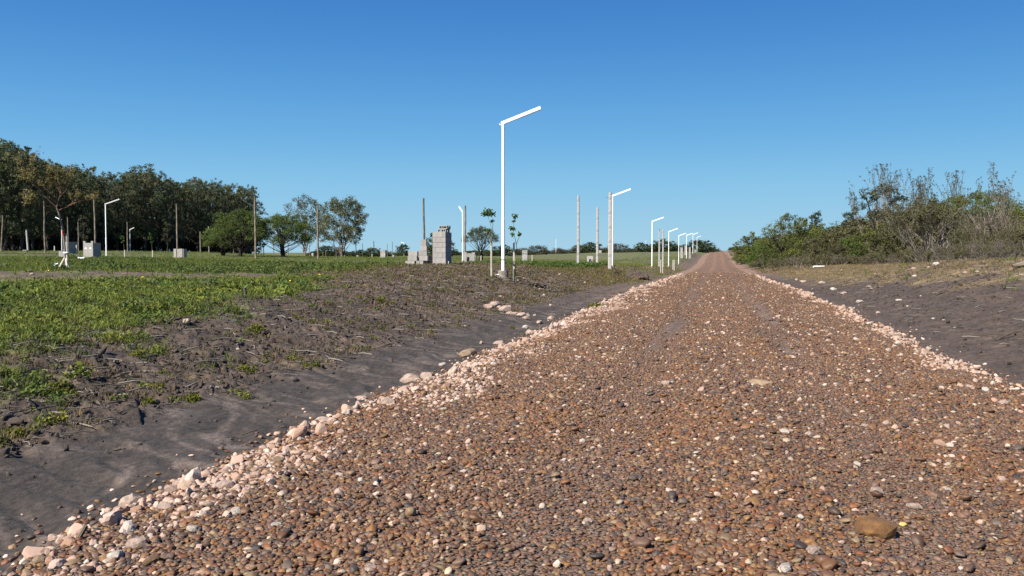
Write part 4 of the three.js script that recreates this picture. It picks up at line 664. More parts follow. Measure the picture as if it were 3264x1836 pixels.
['white street lamp beside the thick concrete post, second along the road', 'white street lamp at the road, third from the camera', 'white street lamp at the road, fourth from the camera', 'white street lamp at the road, fifth from the camera', 'white street lamp at the road, sixth from the camera', 'white street lamp at the road, seventh from the camera', 'smallest white street lamp at the far end of the road row'].forEach((label, k) => { const [px, b, D] = lampSpots[k + 1]; lamp(label, px, b, D); });
lamp('white street lamp right of the slotted grey block housing', 340, 824, 85, { arm: 0.85, rise: 0.5, armZ: -0.9 });
lamp('white street lamp with its arm to the left, behind the staked tree', 199, 801, 147, { arm: -1.15 });
lamp('far white street lamp before the middle of the dark wood', 416, 801, 210, { arm: 1.2 });
lamp('farthest small lamp peeking out behind the slotted block housing', 314, 801, 245, { arm: 1.2 });
lamp('white street lamp just right of the block pillar, arm bent away', 1475, 837, 92, { arm: -0.62, rise: 0.62, armZ: -0.9 });
lamp('tiny far lamp seen above the block pile', 1388, 815, 245, { arm: 0.45, rise: 0.6, armZ: -1.0 });
lamp('far hooked lamp with its arm to the left, left of the block pile', 1288, 824, 300, { arm: -1.1, rise: 0.25 });
lamp('thin far lamp alone on the horizon left of the concrete posts', 1772, 810, 334, { arm: 0.25, rise: 0.55, armZ: -1.1 });
lamp('tiny far lamp pole against trees left of the third road lamp', 2058, 804, 400, { arm: 0.12, rise: 0.4, armZ: -1.2 });

// ---- hollow concrete blocks
function blockGeo(L, H, T, cores = 2) { // cores run through the height
  const s = new THREE.Shape(); s.moveTo(-L / 2, -T / 2); s.lineTo(L / 2, -T / 2); s.lineTo(L / 2, T / 2); s.lineTo(-L / 2, T / 2); s.closePath();
  const w = 0.028, cw = (L - w * (cores + 1)) / cores;
  for (let k = 0; k < cores; k++) { const x = -L / 2 + w + k * (cw + w), h = new THREE.Path(); h.moveTo(x, -T / 2 + w); h.lineTo(x, T / 2 - w); h.lineTo(x + cw, T / 2 - w); h.lineTo(x + cw, -T / 2 + w); h.closePath(); s.holes.push(h); }
  const g = new THREE.ExtrudeGeometry(s, { depth: H - 0.008, bevelEnabled: true, bevelSize: 0.004, bevelThickness: 0.004, bevelOffset: -0.004, bevelSegments: 1 }); g.rotateX(-Math.PI / 2); g.translate(0, 0.004, 0); return g; // stands on y = 0
}
const solidBlock = (L, H, T) => { const s = new THREE.Shape(); s.moveTo(-L / 2, -T / 2); s.lineTo(L / 2, -T / 2); s.lineTo(L / 2, T / 2); s.lineTo(-L / 2, T / 2); s.closePath(); const g = new THREE.ExtrudeGeometry(s, { depth: H - 0.008, bevelEnabled: true, bevelSize: 0.004, bevelThickness: 0.004, bevelOffset: -0.004, bevelSegments: 1 }); g.rotateX(-Math.PI / 2); g.translate(0, 0.004, 0); return g; };
{ // the tall pillar of mortared blocks
  const D = 34, [x, z] = at(1400.5, D), y = ground(x, z), Wd = 0.53, Dp = 0.8, t = thing('block_pillar', 'tall square pillar of grey concrete blocks with a dark shaded side', 'pillar', [x + 0.02, y, z - 0.3], 0.0), f = rngOf(600); t.userData.kind = 'thing';
  const base = new THREE.BoxGeometry(Wd + 0.02, 0.34, Dp + 0.04); base.translate(0, -0.1, 0); part('foundation', base, M.footing, t);
  const core = new THREE.BoxGeometry(Wd - 0.03, 1.19, Dp - 0.03); core.translate(0, 0.06 + 0.6, 0); part('mortar', core, M.mortar, t);
  for (let k = 0; k < 6; k++) {
    const y0 = 0.07 + k * 0.2, j = 0.009, h = 0.2 - j, odd = k % 2, cut = odd ? 0.395 : 0.13;
    const blk = (x0, x1, z0, z1) => { const g = solidBlock(x1 - x0 - j, h, z1 - z0 - j), m = part('block', g, f() < 0.5 ? M.block : M.blockB, t); m.position.set(-Wd / 2 + (x0 + x1) / 2 + (f() - 0.5) * 0.006, y0, Dp / 2 - (z0 + z1) / 2 + (f() - 0.5) * 0.004); };
    blk(0, cut, 0, 0.2); blk(cut, Wd, 0, odd ? 0.2 : 0.4); // front row
    if (odd) { blk(Wd - 0.2, Wd, 0.2, 0.6); } else blk(Wd - 0.2, Wd, 0.4, 0.8);
    blk(0, 0.2, 0.2, 0.6); blk(0.2, Wd - 0.2, 0.6, 0.8); if (odd) blk(Wd - 0.2, Wd, 0.6, 0.8); blk(0, 0.2, 0.6, 0.8);
  }
  const px = x + 0.02, pz = z - 0.3, top = y + 0.07 + 1.2;
  const lie = (label, dx, dy, dz, L, T, depth) => { const g = blockGeo(L, depth, T); g.rotateX(Math.PI / 2); g.translate(0, 0, -depth / 2); const m = single('concrete_block', g, M.block, label, 'concrete block', [px + dx, top + dy + T / 2, pz + dz], 0.02, 'loose blocks on the pillar'); return m; };
  lie('lower hollow block lying on the pillar top, holes to the front', 0.06, -0.006, 0.16, 0.33, 0.125, 0.19); lie('upper hollow block lying on the pillar top, holes to the front', 0.11, 0.121, 0.14, 0.33, 0.135, 0.19);
  lie('hollow block lying at the back of the pillar top, lower one', 0.08, -0.006, -0.12, 0.33, 0.125, 0.19); lie('hollow block lying at the back of the pillar top, upper one', 0.12, 0.121, -0.1, 0.33, 0.135, 0.19);
  const st = new THREE.CylinderGeometry(0.022, 0.026, 0.5, 7); st.translate(0, 0.1, 0); single('stake', st, M.stake, 'stub of a stake at the right foot of the block pillar', 'stake', [px + 0.37, ground(px + 0.37, pz + 0.35) - 0.18, pz + 0.35]);
}
{ // loose blocks heaped left of the pillar: [left, right, top, bottom] in metres from the pillar's foot, depth behind the pillar front
  const D = 34, [x0, z0] = at(1400.5, D), k = 0.00152, W = (label, l, r, tp, b, dz, dep, o = {}) => { const L = (r - l) * k, H = (b - tp) * k, cx = x0 + 0.02 + ((l + r) / 2 - 1137) * k, by = ground(x0, z0) + (1330 - b) * k, g = o.end ? (() => { const q = blockGeo(L, dep, H); q.rotateX(Math.PI / 2); q.translate(0, H / 2, -dep / 2); return q; })() : blockGeo(L, H, dep); return single('concrete_block', g, o.m || M.block, label, 'concrete block', [cx, by - 0.004 * (b > 1300), z0 + 0.08 - dz], o.turn || 0, 'loose blocks heaped beside the pillar'); };
  W('block at the bottom left corner of the heap beside the pillar', 250, 495, 1230, 1350, 0, 0.19);
  W('block second in the leftmost column of the heap, under its top block', 312, 556, 1105, 1228, 0.01, 0.19, { m: M.blockB });
  W('block on top of the leftmost column of the heap', 326, 566, 983, 1103, 0.02, 0.19);
  W('narrow upright block end at the bottom of the heap, left of two', 560, 642, 1224, 1346, 0.02, 0.36, { m: M.blockB });
  W('narrow upright block end at the bottom of the heap, right of two', 658, 746, 1224, 1346, 0, 0.36);
  W('block resting on the two upright block ends', 624, 846, 1098, 1222, 0.0, 0.19);
  W('second block up in the tallest column of the heap', 598, 812, 970, 1096, 0.02, 0.19, { m: M.blockB, turn: 0.12 });
  W('third block up in the tallest column of the heap', 652, 822, 842, 968, 0.02, 0.19, { turn: -0.06 });
  W('topmost block of the heap beside the pillar', 668, 796, 684, 840, 0.03, 0.19, { m: M.blockB, turn: 0.08 });
  W('shaded block lying behind the heap next to the pillar, lower one', 760, 968, 1220, 1346, 0.34, 0.19, { m: M.blockB });
  W('shaded block lying behind the heap next to the pillar, upper one', 800, 1000, 1096, 1218, 0.36, 0.19);
  W('shaded block behind the gap in the middle of the heap', 500, 700, 1100, 1222, 0.42, 0.19); W('low shaded block on the ground behind the middle of the heap', 470, 690, 1224, 1346, 0.42, 0.19);
}
// ---- small block housings for meters: panels of blockwork with a lid
function housing(label, px0, px1, top, base, D, o = {}) {
  const pc = (px0 + px1) / 2, [x, z] = at(pc, D), y = ground(x, z), w = (px1 - px0) / FOCAL * D, h = EYE + (805 - top) / FOCAL * D - y, dp = o.depth || 0.6, f = rngOf(px0), t = thing('block_housing', label, 'block housing', [x, y, z], o.turn ?? 0.1, 'small concrete block housings'), mat = o.mat || M.block;
  const P = (name, L, H, T, cx, cy, cz, m = mat) => { const g = solidBlock(L, H, T), q = part(name, g, m, t); q.position.set(cx, cy, cz); return q; };
  const n = Math.max(1, Math.round(h / 0.42));
  if (o.split) { P('front_panel', w * 0.27, h, 0.1, -w * 0.36, -0.04, dp / 2); P('front_panel', w * 0.4, h, 0.1, w * 0.22, -0.04, dp / 2, M.blockB); P('side_panel', 0.1, h * 0.98, dp, w * 0.47, -0.04, -0.06); P('back_panel', w * 0.9, h * 0.97, 0.1, 0, -0.04, -dp / 2, M.blockB); }
  else if (o.arch) { P('jamb', w * 0.34, h * 0.5, dp * 0.5, -w * 0.33, -0.04, 0); P('jamb', w * 0.3, h * 0.5, dp * 0.5, w * 0.35, -0.04, 0, M.blockB); P('lintel', w, h * 0.5, dp * 0.5, 0, h * 0.46, 0); P('back_panel', w * 0.96, h * 0.9, 0.06, 0, -0.04, -dp * 0.3); }
  else {
    for (let k = 0; k < n; k++) { P('front_panel', w - 0.01, h / n + 0.001, 0.12, 0, k * h / n - 0.04, dp / 2, k % 2 ? mat : M.blockB); P('side_panel', 0.12, h / n, dp - 0.13, w / 2 - 0.07, k * h / n - 0.04, -0.005, k % 2 ? M.blockB : mat); P('side_panel', 0.12, h / n, dp - 0.13, -w / 2 + 0.07, k * h / n - 0.04, -0.005, mat); }
    P('back_panel', w - 0.02, h, 0.1, 0, -0.04, -dp / 2 + 0.02, M.blockB);
    if (o.lid) P('lid', w + 0.03, 0.06, dp + 0.05, 0, h - 0.035, 0.0);
  }
  if (o.slots) for (const sx of [-0.24, 0.24]) { const g = new THREE.BoxGeometry(w * 0.2, 0.07, 0.02); const m = part('slot', g, M.white, t); m.position.set(sx * w, h * 0.64, dp / 2 + 0.062); }
  if (o.horns) for (const sx of [-0.4, 0.4]) P('upstand', w * 0.2, 0.14, 0.16, sx * w, h - 0.042, dp / 2 - 0.03);
  if (o.ragged) for (let k = 0; k < 3; k++) P('broken_top', w * rr(0.2, 0.35, f), rr(0.08, 0.2, f), 0.12, w * (-0.32 + 0.32 * k), h - 0.045, dp / 2, M.block);
  if (o.hole) { const g = new THREE.BoxGeometry(w * 0.22, 0.12, 0.02); for (const [hx, hy] of [[-0.25, 0.75], [0.25, 0.72]]) { const m = part('hole', g, M.band, t); m.position.set(hx * w, hy * h, dp / 2 + 0.056); } }  // solid dark plates on the front panel, painting the shade of openings
  return t;
}
housing('grey block housing with two white slots and raised top corners', 278, 313, 773, 824, 65, { depth: 0.8, slots: 1, horns: 1, turn: 0.02 });
housing('grey block housing behind the staked tree, half in shade', 221, 236, 772, 800, 122, { depth: 1.5, turn: -0.15, lid: 1 });
housing('pale split block housing behind a wooden pole at the wood', 558, 592, 792, 824, 100, { split: 1, turn: 0.0 });
housing('low grey block housing just left of the staked tree foot', 195, 214, 799, 820, 72, { depth: 0.5 });
housing('low pale block at the foot of the leaning concrete post', 76, 91, 796, 801, 160, { depth: 0.5, mat: M.post });
housing('broad pale block housing on the field edge left of the hooked lamp', 1214, 1230, 800, 821, 162, { ragged: 1, mat: M.post });
housing('tiny pale block housing by the first thin far pole', 1138, 1144, 813, 820, 210, {});
housing('small pale block housing beside the thin pole left of the hooked lamp', 1252, 1258, 812, 823, 190, { mat: M.post });
housing('ragged split block housing just right of the pillar and lamp', 1476, 1518, 808, 837, 108, { split: 1, ragged: 1 });
housing('pale block housing far behind the nearest lamp', 1620, 1634, 800, 813, 235, { mat: M.post });
housing('pale broken block housing right of the right hand sapling', 1665, 1682, 800, 829, 112, { ragged: 1, hole: 1, mat: M.post });
housing('low pale block housing with a dark opening between two concrete posts', 1871, 1890, 815, 832, 170, { arch: 1, mat: M.post });
housing('small square block housing on the far field edge by the middle post', 1908, 1917, 797, 806, 330, { mat: M.post });
housing('small white block housing at the foot of the thin crowned eucalyptus', 995, 1001, 806, 816, 200, { mat: M.post });

// ---- stakes and saplings
function stake(label, px, top, base, D, w = 0.045, mat = M.stake, group = 'planting stakes', lean = 0) {
  const [x, z] = at(px, D), y = ground(x, z), h = Math.max(0.2, EYE + (805 - top) / FOCAL * D - y), g = new THREE.BoxGeometry(w, h + 0.2, w, 1, 4, 1); g.translate(0, h / 2 - 0.1, 0); const q = g.attributes.position; for (let k = 0; k < q.count; k++) { q.setX(k, q.getX(k) + lean * q.getY(k)); if (q.getY(k) > h - 0.02) q.setY(k, q.getY(k) + 0.02 * Math.sign(q.getX(k) - lean * h)); } g.computeVertexNormals();
  return single('planting_stake', g, mat, label, 'stake', [x, y, z], 0.4, group);
}
function sapling(label, px, D, shape, puffs, leaf, n, tones, wood = M.stemGreen) { // shape: stems as lists of [dx, y]; puffs: [dx, y, radius, share]
  const [x, z] = at(px, D), y = ground(x, z), f = rngOf(px), t = thing('sapling', label, 'sapling', [x, y, z], 0.23, 'young saplings tied to stakes'), w = new GB(), c = new GB();
  for (const line of shape) w.limb(line.map(([dx, yy], k) => V(dx, yy - (k ? 0 : 0.1), 0.03 * Math.sin(k * 2))), taper(line.r || 0.014, 0.004, line.length - 1), 6, [1, 1, 1], false);
  for (const [dx, yy, r, s] of puffs) for (let k = 0; k < n * s; k++) { const px2 = dx + gauss(f) * r, py = yy + gauss(f) * r * 0.8, pz = gauss(f) * r; if (k % 4 === 0) w.limb([V(dx, yy - r * 0.3, 0), V(px2, py, pz)], [0.004, 0.002], 3, [1, 1, 1], false); c.leaf(px2, py, pz, leaf * rr(0.7, 1.3, f), leaf * 0.62, vary(pick(tones, f), 0.25, f), f); }
  part('stem', w.build(), wood, t); part('foliage', c.build(), M.leaf, t); return t;
}
{
  const bright = [[0.075, 0.16, 0.03], [0.06, 0.125, 0.03], [0.1, 0.19, 0.04]];
  stake('pale stake of the sapling left of the nearest lamp', 1566, 764, 870, 28.8, 0.05); stake('pale stake of the sapling right of the nearest lamp', 1638, 773, 863, 29.6, 0.05);
  sapling('thin sapling with a leaning leafy head left of the nearest lamp', 1569, 28.75, [[[0, 0], [0.0, 0.9], [-0.02, 1.35], [-0.03, 1.6], [-0.14, 2.0]], [[-0.02, 1.35], [0.02, 1.65], [0.0, 1.95]], [[-0.01, 1.1], [-0.1, 1.4], [-0.12, 1.52]]], [[-0.13, 2.1, 0.16, 1.5], [-0.25, 2.05, 0.1, 0.6], [0.0, 2.05, 0.1, 0.7], [0.01, 1.82, 0.05, 0.2], [-0.13, 1.5, 0.08, 0.4]], 0.085, 70, bright);
  sapling('thin sapling with two leaf clusters right of the nearest lamp', 1641, 29.55, [[[0.02, 0], [0.03, 0.8], [0.07, 1.15], [0.02, 1.42], [-0.05, 1.65], [-0.04, 2.0], [0.0, 2.25]], [[0.05, 1.38], [0.14, 1.5], [0.17, 1.6]]], [[0.0, 2.2, 0.1, 0.8], [-0.04, 2.03, 0.06, 0.3], [-0.09, 1.8, 0.1, 0.8], [-0.07, 1.6, 0.08, 0.4], [0.16, 1.6, 0.07, 0.5]], 0.085, 60, bright);
  stake('pale stake at the field edge between slotted housing and wood centre', 398, 797, 826, 62, 0.06); stake('pale stake left of the split block housing', 487, 798, 825, 64, 0.06);
  sapling('small bright sapling right of the white lamp before the wood', 397, 62, [[[0, 0], [0, 0.9], [-0.1, 1.4], [-0.15, 1.6]]], [[-0.15, 1.5, 0.16, 1], [-0.1, 1.2, 0.1, 0.3]], 0.11, 60, [[0.1, 0.2, 0.03], [0.08, 0.16, 0.03]]);
  sapling('small dark sapling left of the split block housing', 486, 64, [[[0, 0], [0, 0.9], [-0.08, 1.5], [-0.1, 1.8]]], [[-0.1, 1.55, 0.2, 1], [0, 1.2, 0.12, 0.4], [-0.15, 1.8, 0.1, 0.3]], 0.11, 60, bright);
  stake('pale stake in the grass left of the block heap', 1305, 814, 835, 75, 0.07); stake('pale stake in the field beside the broken pale housing', 1696, 813, 830, 115, 0.09); stake('pale stake at the foot of the open crowned tree', 1533, 815, 835, 95, 0.09); stake('thin pale stake right of the half shaded housing at left', 245, 781, 800, 122, 0.12); stake('pale stake by the third road lamp, left of two', 2106, 828, 853, 88, 0.06); stake('pale stake by the third road lamp, right of two', 2112, 826, 853, 88, 0.06); stake('pale stake by the fourth road lamp, left of two', 2145, 829, 848, 110, 0.08); stake('pale stake by the fourth road lamp, right of two', 2149, 829, 848, 110, 0.07);
  stake('pale far stake beside the third thin far pole', 1186, 809, 820, 200, 0.14); stake('pale short stake in the wood left of the slotted housing', 175, 784, 800, 165, 0.14);
  stake('thin dark stick upright in the bare strip of the near field', 402, 845, 875, 23.5, 0.02, M.woodDark, 'sticks', 0.06); stake('dark slanting stick in the weeds right of the nearest lamp', 1733, 829, 845, 60, 0.06, M.woodDark, 'sticks', 0.5);
  { const [x, z] = at(780, 16.6), g = new GB(), y = ground(x, z); g.limb([V(0, -0.06, 0), V(0.006, 0.1, 0), V(-0.004, 0.19, 0.01)], [0.034, 0.03, 0.026], 7); single('wooden_stub', g.build(), M.woodDark, 'short grey wooden stub standing in the near grass', 'stub', [x, y, z], 0.5); }
}
{ // the leaning staked tree at far left and its tripod
  const D = 32, [x, z] = at(210, D), y = ground(x, z), f = rngOf(700), t = thing('staked_tree', 'leaning young tree with a thin reddish crown, held by a wooden tripod', 'tree', [x, y, z], 0.45);
  const w = new GB(), br = new GB(), c = new GB(); const tr = [[0, -0.1], [0.0, 0.58], [-0.03, 1.1], [-0.09, 1.65], [-0.18, 2.1], [-0.24, 2.28]].map(([a, b], k) => V(a, b, 0.02 * k)); w.limb(tr, [0.042, 0.04, 0.037, 0.034, 0.03, 0.028], 9, [1, 1, 1], false);
  const top = tr[5]; const fork = (p, d, len, r, lv) => { const e = p.clone().addScaledVector(d, len).add(V(gauss(f), gauss(f) * 0.5, gauss(f)).multiplyScalar(len * 0.12)); br.limb([p, p.clone().lerp(e, 0.5).add(V(gauss(f), gauss(f), gauss(f)).multiplyScalar(len * 0.06)), e], [r, r * 0.75, r * 0.5], lv > 1 ? 5 : 3, [1, 1, 1], false); if (lv <= 1) for (let k = 0; k < 9; k++) { const q = p.clone().lerp(e, f()); c.leaf(q.x + gauss(f) * 0.08, q.y + gauss(f) * 0.07, q.z + gauss(f) * 0.08, rr(0.05, 0.085, f), 0.034, vary(pick([[0.3, 0.28, 0.1], [0.3, 0.2, 0.1], [0.26, 0.27, 0.09]], f), 0.25, f), f); } if (!lv) return; for (let k = 0; k < 3; k++) fork(p.clone().lerp(e, rr(0.4, 1, f)), d.clone().add(V(gauss(f) * 0.75, gauss(f) * 0.4 + 0.12, gauss(f) * 0.75)).normalize(), len * rr(0.55, 0.88, f), r * 0.62, lv - 1); };
  fork(top, V(-0.62, 0.75, 0.1).normalize(), 0.78, 0.02, 4); fork(top, V(0.25, 0.95, 0.2).normalize(), 0.7, 0.016, 4); fork(top, V(-0.15, 0.95, -0.4).normalize(), 0.7, 0.016, 4); fork(V(-0.2, 2.18, 0.08), V(0.85, 0.42, 0).normalize(), 0.6, 0.014, 4); fork(V(-0.22, 2.22, 0.08), V(-0.9, 0.3, 0.3).normalize(), 0.6, 0.014, 4);
  part('trunk', w.build(), M.twigGrey, t); part('branches', br.build(), M.twigRed, t); part('crown', c.build(), M.leaf, t);
  const tape = new GB().limb([V(-0.05, 1.28, 0.045), V(-0.066, 1.43, 0.05)], [0.041, 0.04], 9).build(); part('red_tape', tape, M.red, t);
  const p = thing('tripod_support', 'wooden tripod of leaning posts with white wrapping round its head', 'tripod', [x, y, z], 0.2, null);
  const leg = (b, e, r) => part('leg', new GB().limb([V(...b), V(...e)], [r, r * 0.85], 8).build(), M.stake, p);
  leg([-0.27, -0.12, 0.2], [0.07, 0.68, -0.04], 0.036); leg([0.2, -0.12, 0.22], [-0.05, 0.66, -0.06], 0.036); leg([0.03, -0.12, -0.32], [0.0, 0.64, 0.05], 0.032);
  part('upright', new GB().limb([V(0.07, -0.12, 0.03), V(0.07, 1.34, 0.03)], [0.028, 0.026], 8).build(), M.stake, p);
  const wrap = new THREE.TorusGeometry(0.07, 0.03, 8, 16); wrap.rotateX(Math.PI / 2 + 0.2); wrap.translate(0.03, 0.66, 0); part('wrapping', wrap, M.white, p);
}

// ================================================================ SMALL THINGS ON THE GROUND
function rock(name, label, px, py, size, tone, o = {}) { const h = hit(px, py); if (!h) return; const g = stoneGeo(Math.round(px * 3 + py), 2, o.flat || 0.7, !o.round), s = size / FOCAL * h[2] * 0.5, [x, z] = h, onRoad = Math.abs(x) < 3, y = (onRoad ? roadTop(x, -z) : ground(x, z)) + s * 0.3; const m = single(name, g, (o.round ? M.pebble : M.chunk).clone(), label, 'stone', [x, y, z], px, o.group); m.material.color = rgb(...tone).multiplyScalar(K); m.scale.set(s * (o.wide || 1.1), s, s); if (o.round) m.material.roughness = 0.8; return m; }
const PK = [0.72, 0.54, 0.45], WH = [0.84, 0.75, 0.66], TN = [0.56, 0.4, 0.26];
rock('stone', 'pale pink rock alone on the dark soil below the near grass', 596, 1042, 34, PK, { flat: 0.75 });
rock('stone', 'small pale stone on the bare bank left of centre foreground', 268, 1195, 24, PK); rock('stone', 'small flat pale stone on the bank near the left edge', 75, 1217, 20, PK);
rock('stone', 'small white stone on the bare bank below the near grass tip', 760, 1112, 13, WH); rock('stone', 'pair stone at the far left field edge, larger one', 95, 867, 16, PK); rock('stone', 'pair stone at the far left field edge, lower one', 103, 877, 15, PK);
rock('large_pebble', 'largest brown stone sunk in the road at lower right', 2785, 1705, 140, [0.34, 0.17, 0.06], { flat: 0.6, wide: 1.0 });
rock('yellow_stone', 'yellow stone right of the largest brown road stone', 2878, 1679, 24, [0.6, 0.45, 0.14], { round: 1 }); rock('yellow_stone', 'pale yellow stone in the road near right centre', 2620, 1437, 25, [0.7, 0.6, 0.38]);
[[2500, 1382, 32, 'pale stone in the road left of the pale yellow stone'], [2580, 1388, 30, 'pale pinkish stone right beside the other in mid road'], [2755, 1363, 22, 'white stone in the right half of the road at mid height'], [2732, 1487, 34, 'white flat stone below the pale yellow stone'], [2795, 1575, 46, 'broad white stone above the largest brown stone'], [2915, 1622, 40, 'white stone above right of the yellow stone'], [3018, 1566, 30, 'white stone near the right side of the lower road'], [2590, 1765, 52, 'broad pinkish stone left below the largest brown stone'], [2662, 1765, 26, 'small white stone between broad pinkish and brown stones'], [1948, 1650, 24, 'white angular stone in the lower middle of the road'], [1875, 1665, 28, 'flat white stone left of the angular one in the lower road'], [2124, 1228, 34, 'white stone pair member in the road centre, left'], [2140, 1222, 18, 'white stone pair member in the road centre, right'], [2425, 1228, 44, 'long tan stone in the middle of the road'], [2480, 1012, 24, 'pale stone in the far half of the road'], [1500, 1257, 36, 'tan stone on the left part of the road'], [1180, 1822, 52, 'pale stone cut by the bottom edge of view'], [1950, 1756, 24, 'white stone at the bottom middle of the road'], [2505, 1822, 54, 'pale pink stone at the bottom edge right of middle'], [1418, 1738, 0, '']].forEach(([px, py, s, l], k) => { if (s) rock('stone', l, px, py, s, k === 13 || k === 15 ? TN : k % 3 ? PK : WH, { flat: 0.6, wide: k === 13 ? 1.5 : 1.15 }); });
{ // biggest chunks along the left gravel edge, nearest first
  const near = [[370, 1785, 62, WH], [440, 1745, 66, PK], [575, 1555, 44, PK], [557, 1590, 46, WH], [528, 1625, 52, PK], [720, 1555, 50, PK], [750, 1640, 44, WH], [612, 1698, 44, WH], [485, 1800, 58, [0.34, 0.2, 0.1]], [880, 1680, 30, WH], [245, 1725, 50, TN], [130, 1795, 46, TN], [245, 1640, 24, [0.2, 0.13, 0.1]], [285, 1655, 20, [0.7, 0.58, 0.4]], [178, 1812, 40, TN], [1040, 1365, 80, PK], [1150, 1272, 36, PK], [1310, 1218, 60, PK], [1360, 1205, 40, PK], [1490, 1140, 56, TN], [1235, 1290, 44, PK], [1410, 1170, 26, WH], [1385, 1235, 30, TN], [1545, 1128, 24, [0.3, 0.16, 0.07]], [1675, 1045, 22, WH], [1690, 1062, 26, PK], [1590, 1098, 30, PK], [1535, 1098, 24, PK], [1620, 1120, 30, PK], [1470, 1206, 30, PK], [1575, 1165, 24, WH], [1720, 1035, 26, PK], [1755, 1018, 26, PK], [880, 1475, 42, TN], [800, 1500, 36, TN]];
  near.sort((a, b) => b[1] - a[1]).forEach(([px, py, s, c], k) => rock('limestone_chunk', `${c === TN ? 'ochre' : c === WH ? 'whitish' : c === PK ? 'pale pink' : 'brown'} stone chunk in the left edge rubble, ${ORD[k]} up from the bottom`, px, py, s, c, { group: 'chunks along the left gravel edge', flat: 0.75 }));
  // the spill of pink boulders across the ditch
  [[1555, 982, 30], [1578, 978, 34], [1592, 984, 20], [1612, 992, 40], [1625, 1002, 22], [1641, 1004, 30], [1662, 1010, 26], [1680, 1008, 22], [1678, 1020, 24], [1705, 1010, 16], [1530, 979, 12]].sort((a, b) => a[0] - b[0]).forEach(([px, py, s], k) => rock('boulder', `pink boulder in the line across the left ditch, ${ORD[k]} from the left`, px, py, s, PK, { group: 'line of pink boulders across the ditch', flat: 0.7 }));
  // pale stones lying on the far part of the left bank
  [[1482, 1045, 13], [1593, 1024, 10], [1595, 945, 12], [1735, 947, 12], [1483, 886, 9], [1650, 895, 12], [1670, 891, 12], [1675, 898, 10], [1755, 902, 10], [1735, 915, 9], [1720, 925, 10], [1703, 922, 9], [1783, 878, 9], [1850, 895, 10], [1865, 905, 11], [1340, 895, 8], [1755, 975, 14], [1910, 898, 9], [1950, 902, 10]].sort((a, b) => a[0] - b[0]).forEach(([px, py, s], k) => rock('stone', `small pale stone on the far left bank, ${ORD[k]} from the left`, px, py, s, PK, { group: 'pale stones on the far left bank' }));
  // right bank stones
  [[2985, 849, 34, 'largest pale rock below the scrub on the right bank, left end'], [2960, 855, 18, 'pale rock touching the largest one on the right bank'], [2912, 858, 22, 'flat pale rock left of the largest one on the right bank'], [2915, 886, 24, 'flat white stone at the soil edge below the pale rocks'], [3078, 873, 22, 'pale stone in the dry grass right of the largest rock'], [3115, 870, 22, 'pale stone beside the other in dry grass near the log'], [2770, 917, 20, 'pale pink stone on the dark right slope, upper one'], [2778, 924, 14, 'pale pink stone on the dark right slope, lower one'], [2682, 864, 12, 'small round pale stone in the dry verge'], [2865, 962, 22, 'long pale stone in the middle of the dark right slope'], [2893, 978, 12, 'small white stone below the long one on the right slope'], [2975, 1020, 16, 'pale stone low on the right slope near road, left'], [3008, 1022, 14, 'pale stone low on the right slope near road, middle'], [3045, 1044, 18, 'pale stone low on the right slope near road, right'], [2760, 877, 9, 'tiny white stone at the top of the dark slope'], [2790, 876, 9, 'second tiny white stone at the top of the dark slope'], [3220, 1228, 26, 'pale stone at the right edge of the road'], [2935, 945, 10, 'small pale stone on the upper right slope'], [3255, 880, 16, 'pinkish stone near the right edge under the log']].forEach(([px, py, s, l]) => rock('bank_stone', l, px, py, s * 0.75, px % 2 ? WH : PK, { flat: 0.6 }));
  [[2560, 900, 20], [2620, 905, 22], [2655, 925, 24], [2690, 940, 26], [2740, 965, 24], [2590, 925, 14], [2540, 893, 16], [2770, 1035, 24], [2845, 1065, 28], [2905, 1090, 30], [2960, 1115, 26], [2990, 1145, 30], [3030, 1160, 24], [3075, 1180, 24], [2800, 1000, 20], [2710, 985, 20], [2830, 1120, 26], [3140, 1250, 40], [3200, 1290, 40], [3090, 1238, 30]].sort((a, b) => a[1] - b[1]).forEach(([px, py, s], k) => rock('limestone_chunk', `pale limestone chunk along the right road edge, ${ORD[k]} from the far end`, px, py, s * 0.9, k % 3 ? PK : WH, { group: 'chunks along the right gravel edge', flat: 0.6 }));
}
// sticks and roots
function stick(label, px, py, len, turn, r = 0.012, o = {}) { const h = hit(px, py); if (!h) return; const [x, z, s] = h, L = len / FOCAL * s, f = rngOf(px + py), g = new GB(), pts = [], n = 5; for (let k = 0; k <= n; k++) { const t = k / n - 0.5, xx = x + Math.cos(turn) * L * t, zz = z - Math.sin(turn) * L * t, gy = Math.abs(xx) < 3.05 ? roadTop(xx, -zz) + 0.055 : ground(xx, zz); pts.push(V(L * t, gy - ground(x, z) + r * 0.6 + (o.arch || 0) * L * Math.sin(Math.PI * k / n), L * 0.06 * n2(k * 0.9, px))); } g.limb(pts, taper(r, r * (o.end || 0.5), n), 7); if (o.fork) g.limb([pts[2], pts[2].clone().add(V(L * 0.15, 0.05 + (o.up || 0), L * 0.12)), pts[2].clone().add(V(L * 0.26, 0.06 + (o.up || 0) * 2, L * 0.2))], [r * 0.7, r * 0.5, r * 0.3], 6); return single(o.name || 'stick', g.build(), o.mat || M.woodDark, label, 'stick', [x, ground(x, z), z], turn, 'sticks and roots lying about'); }
stick('thick grey stick lying on the gravel at the lower left corner', 185, 1758, 165, 0.55, 0.024, { mat: M.wood, fork: 1 });
